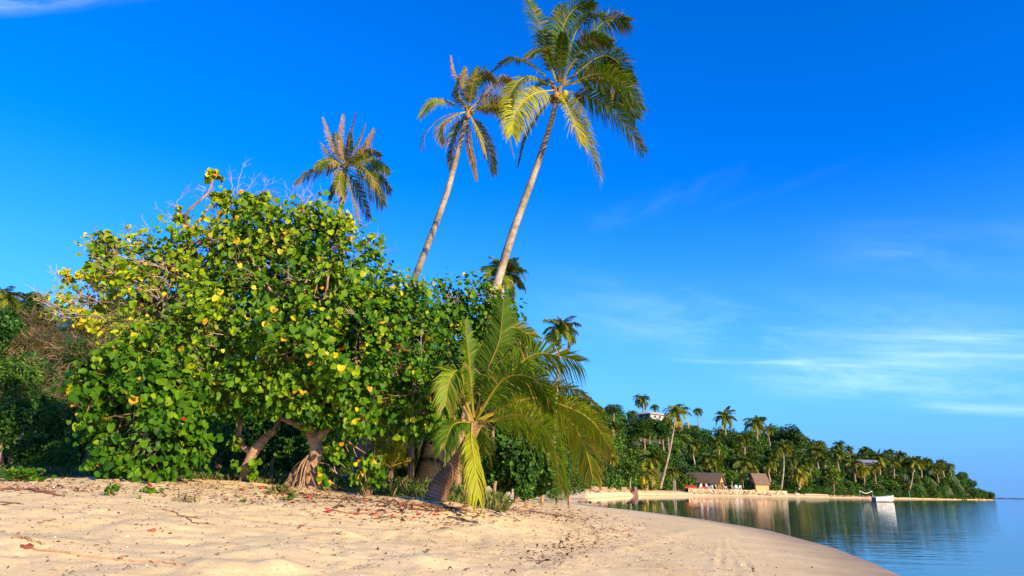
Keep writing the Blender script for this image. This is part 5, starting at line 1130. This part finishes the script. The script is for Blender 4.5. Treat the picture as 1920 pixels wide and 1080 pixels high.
# ================================================================== SAND DETAILS
def bits(mb, P, size, cols, elong=2.6):
    n = len(P); P = P.copy(); P[:, 2] = near_ground_z(P[:, 0], P[:, 1]) + .006
    A = rng.normal(0, 1, (n, 3)); A[:, 2] *= .12; Nn = np.tile([0, 0, 1.0], (n, 1)) + rng.normal(0, .35, (n, 3))
    T_ = np.array([(-.0, -.5, .0), (.5 / elong, 0, .14), (0, .5, 0), (-.5 / elong, 0, .14)]); c = np.array(cols)[rng.integers(0, len(cols), n)] * rng.uniform(.6, 1.3, (n, 1))
    leaves(mb, P, A, Nn, size * rng.gamma(2.2, .4, n), c, T_, np.array([(0, 1, 2, 3)]))
DK = [(.10, .04, .025), (.20, .09, .05), (.07, .04, .03), (.30, .14, .07), (.16, .09, .06)]
def pxband(n, pts, sp, zz=.7):
    out = []
    pts = np.array(pts, float)
    for k in range(n):
        u = rng.random() * (len(pts) - 1); i = int(u); p = pts[i] * (1 - (u - i)) + pts[i + 1] * (u - i) + rng.normal(0, 1, 2) * sp
        q = hit(p[0], p[1], 40); out.append(q)
    return np.array(out)
mb = MB(); n = 20000; X = rng.uniform(-15, 9, n); Y = rng.uniform(5, 19, n); d = sdist(X, Y); nz_ = vnoise(X * .9, Y * .9) + .5
k = (d > 2.5) & (rng.random(n) < np.interp(d, [2, 5, 8, 12, 15], [.08, .18, .3, .55, .9]) * (.25 + nz_)); bits(mb, np.stack([X[k], Y[k], X[k] * 0], 1), .046, DK)
n = 50000; X = rng.uniform(-13, 8, n); Y = rng.uniform(5, 17, n); d = sdist(X, Y); k = (d > 1.5) & (rng.random(n) < (vnoise(X * 1.7 + 9, Y * 1.7) + .42)); bits(mb, np.stack([X[k], Y[k], X[k] * 0], 1), .018, [(.2, .13, .09), (.3, .2, .14), (.1, .07, .06), (.75, .65, .52)], 1.3)
for nn, pts, sp, s in [(700, [(1010, 1060), (1050, 1030), (1100, 1012), (1180, 985)], (36, 8), .06), (420, [(1060, 1000), (1130, 990), (1250, 975)], (25, 6), .045), (2200, [(560, 925), (700, 940), (800, 955), (1000, 958), (1080, 968)], (40, 8), .075), (1500, [(380, 922), (560, 935), (640, 925)], (60, 10), .06),
                       (500, [(620, 960), (720, 972), (830, 985), (900, 972)], (50, 7), .06), (1000, [(60, 905), (300, 910), (430, 905)], (60, 8), .06), (120, [(0, 918), (100, 922), (220, 918)], (30, 4), .08), (80, [(1180, 990), (1300, 1020), (1500, 1050)], (60, 16), .03), (700, [(940, 950), (1060, 965), (1130, 975)], (30, 5), .06)]:
    bits(mb, pxband(nn, pts, sp), s, DK)
o = mb.build('leaf_litter', 'litter'); tag(o, 'brown leaf bits, seaweed and coarse grains scattered on the sand', kind='stuff')
# vegetation bits right on the sand: fallen petals
REDF = [(320, 278), (435, 280), (428, 293), (395, 333), (473, 360), (515, 315), (547, 342), (563, 300), (440, 340), (365, 365), (618, 380), (640, 352), (668, 352), (663, 305), (697, 313), (742, 387), (768, 367), (840, 368), (872, 368), (898, 368), (195, 352), (60, 250), (310, 272), (385, 328), (492, 366), (600, 372)]
pm = MB()
for k in range(6):
    a = k * 1.047; d = np.array([math.cos(a), math.sin(a), .55 + .3 * (k % 2)]); leaves(pm, np.array([[0, 0, .01]]), d[None], np.array([[-.5 * d[0], -.5 * d[1], 1.]]), .085, np.array([(.50, .06, .035)]))
rock(pm, (0, 0, .03), (.035, .03, .03), (.45, .05, .03)); p0 = None
for k, (cx, cy) in enumerate(REDF):
    q = hit(560 + cx * .2917, 860 + cy * .2917); q[2] = float(near_ground_z(np.array([q[0]]), np.array([q[1]]))[0])
    if p0 is None: o = p0 = pm.build('fallen_flower', 'litter', origin=(0, 0, 0))
    else: o = p0.copy(); COL.objects.link(o)
    o.location = q; o.rotation_euler = (rng.uniform(-.7, .7), rng.uniform(-.7, .7), rng.uniform(0, 6.28)); s = rng.uniform(.4, .75); o.scale = (s, s, s * .8); tag(o, 'wilted coral red flower fallen on the sand in front of the young palm', 'flower', 'fallen red flowers on the sand')
for (px, py, s, lab) in [(278, 912, 1.0, 'lone coral red fallen flower on the sand below the low tree'), (454, 921, .7, 'small red fallen flower near the forked trunk'), (493, 917, 1.0, 'darker red fallen flower left of the dry grass tuft'), (578, 935, .9, 'red fallen flower right of the middle root tangle'), (615, 962, .8, 'red fallen flower in the litter line below the root tangle')]:
    q = hit(px, py); o = p0.copy(); COL.objects.link(o); o.location = q; o.scale = (s, s, s); o.rotation_euler = (.3, .5, px); tag(o, lab, 'flower', 'fallen red flowers on the sand')
def stick(label, pts, r0, r1, col=(.3, .18, .1), kids=0, name='fallen_twig', cat='twig'):
    P = np.array([hit(*p) for p in pts]); C = catmull(P, 26); C[:, 2] = near_ground_z(C[:, 0], C[:, 1]) + r0 * .6; C += rng.normal(0, .012, C.shape) * np.array([1, 1, .3]); mb = MB(); tube(mb, C, np.linspace(r0, r1, 26), 6, col, cap=True)
    for k in range(kids):
        i = rng.integers(6, 24); dd = nrm(C[i] - C[i - 2] + rng.normal(0, .3, 3) * np.array([1, 1, .1])); Q_ = np.array([C[i], C[i] + dd * .15, C[i] + dd * .28]); Q_[:, 2] = near_ground_z(Q_[:, 0], Q_[:, 1]) + .01; tube(mb, Q_, [r1, r1 * .8, r1 * .5], 4, col)
    o = mb.build(name, 'plain', origin=C[0]); tag(o, label, cat)
stick('longest thin curved twig lying across the lower left sand', [(58, 1030), (110, 1036), (170, 1046), (240, 1053), (300, 1056), (352, 1062)], .012, .007, (.4, .24, .14))
stick('straight brown twig in the middle of the left sand', [(306, 958), (330, 966), (352, 974), (374, 984)], .014, .008, (.28, .17, .1), 3)
stick('reddish branch lying flat at the left edge below the creeper mat', [(-10, 922), (40, 919), (80, 925), (112, 930)], .024, .012, (.2, .09, .05), 4)
stick('broken driftwood branch lying on the sand right of the young palm near the bushes', [(985, 921), (960, 923), (930, 926), (905, 930)], .05, .03, (.22, .15, .1), 3, 'driftwood_branch', 'driftwood')
stick('thin root lying above the reddish branch at the left edge', [(0, 911), (60, 913), (130, 914), (200, 915)], .012, .008, (.35, .2, .12))
stick('short dark twig at the left edge of the sand', [(-5, 942), (20, 944), (44, 947)], .012, .009, (.12, .08, .06), 1)
stick('brown stalk with dark end at the lower left', [(22, 1012), (50, 1013), (84, 1023)], .014, .012, (.3, .2, .12))
stick('thin bent twig left of the straight brown twig', [(72, 980), (90, 978), (104, 974)], .008, .006)
stick('dark weathered stick between the red flowers and open sand', [(840, 972), (862, 976), (880, 980), (896, 982)], .03, .012, (.09, .06, .05), 3)
stick('dark stick lying on the sand right of the red flowers', [(945, 955), (980, 960), (1020, 964), (1075, 971)], .03, .015, (.17, .1, .07), 4)
stick('fallen reddish brown palm frond stalk in front of the young palm base', [(745, 947), (790, 951), (830, 954), (872, 958)], .035, .015, (.16, .07, .04), 5, 'fallen_frond', 'palm frond')
stick('second reddish fallen frond stalk crossing below the young palm', [(770, 957), (810, 960), (840, 958), (880, 950)], .028, .014, (.13, .06, .04), 5, 'fallen_frond', 'palm frond')
stick('thin brown root creeping over the sand left of the red flowers', [(610, 955), (650, 963), (690, 966), (740, 972)], .014, .01, (.25, .13, .08), 3)
stick('long thin frond stalk on the sand in front of the root tangle', [(560, 925), (600, 935), (660, 937), (720, 945)], .016, .01, (.2, .11, .06), 4, 'fallen_frond', 'palm frond')
for (px, py, s, cl, lab) in [(988, 952, .1, (.4, .24, .13), 'pale curled piece of husk beside the dark stick right of the young palm'), (874, 944, .09, (.3, .17, .1), 'brown husk standing on the sand right below the young palm base'), (565, 988, .035, (.25, .1, .07), 'small dark red seed pod on the open sand'), (50, 1030, .055, (.22, .06, .04), 'dark red crumpled leaf at the lower left'), (285, 997, .04, (.3, .1, .05), 'rust coloured curled leaf on the sand left of centre'), (643, 1006, .06, (.55, .38, .24), 'pale coral lump on the sand at the centre'), (924, 918, .13, (.4, .22, .14), 'brown coconut husk beside the driftwood branch')]:
    q = hit(px, py); mb = MB(); rock(mb, (0, 0, s * .3), (s * 1.2, s * .8, s * .5), cl, ICO1, .2); o = mb.build('husk_piece', 'husk', origin=(0, 0, 0)); o.location = q; tag(o, lab, 'debris')
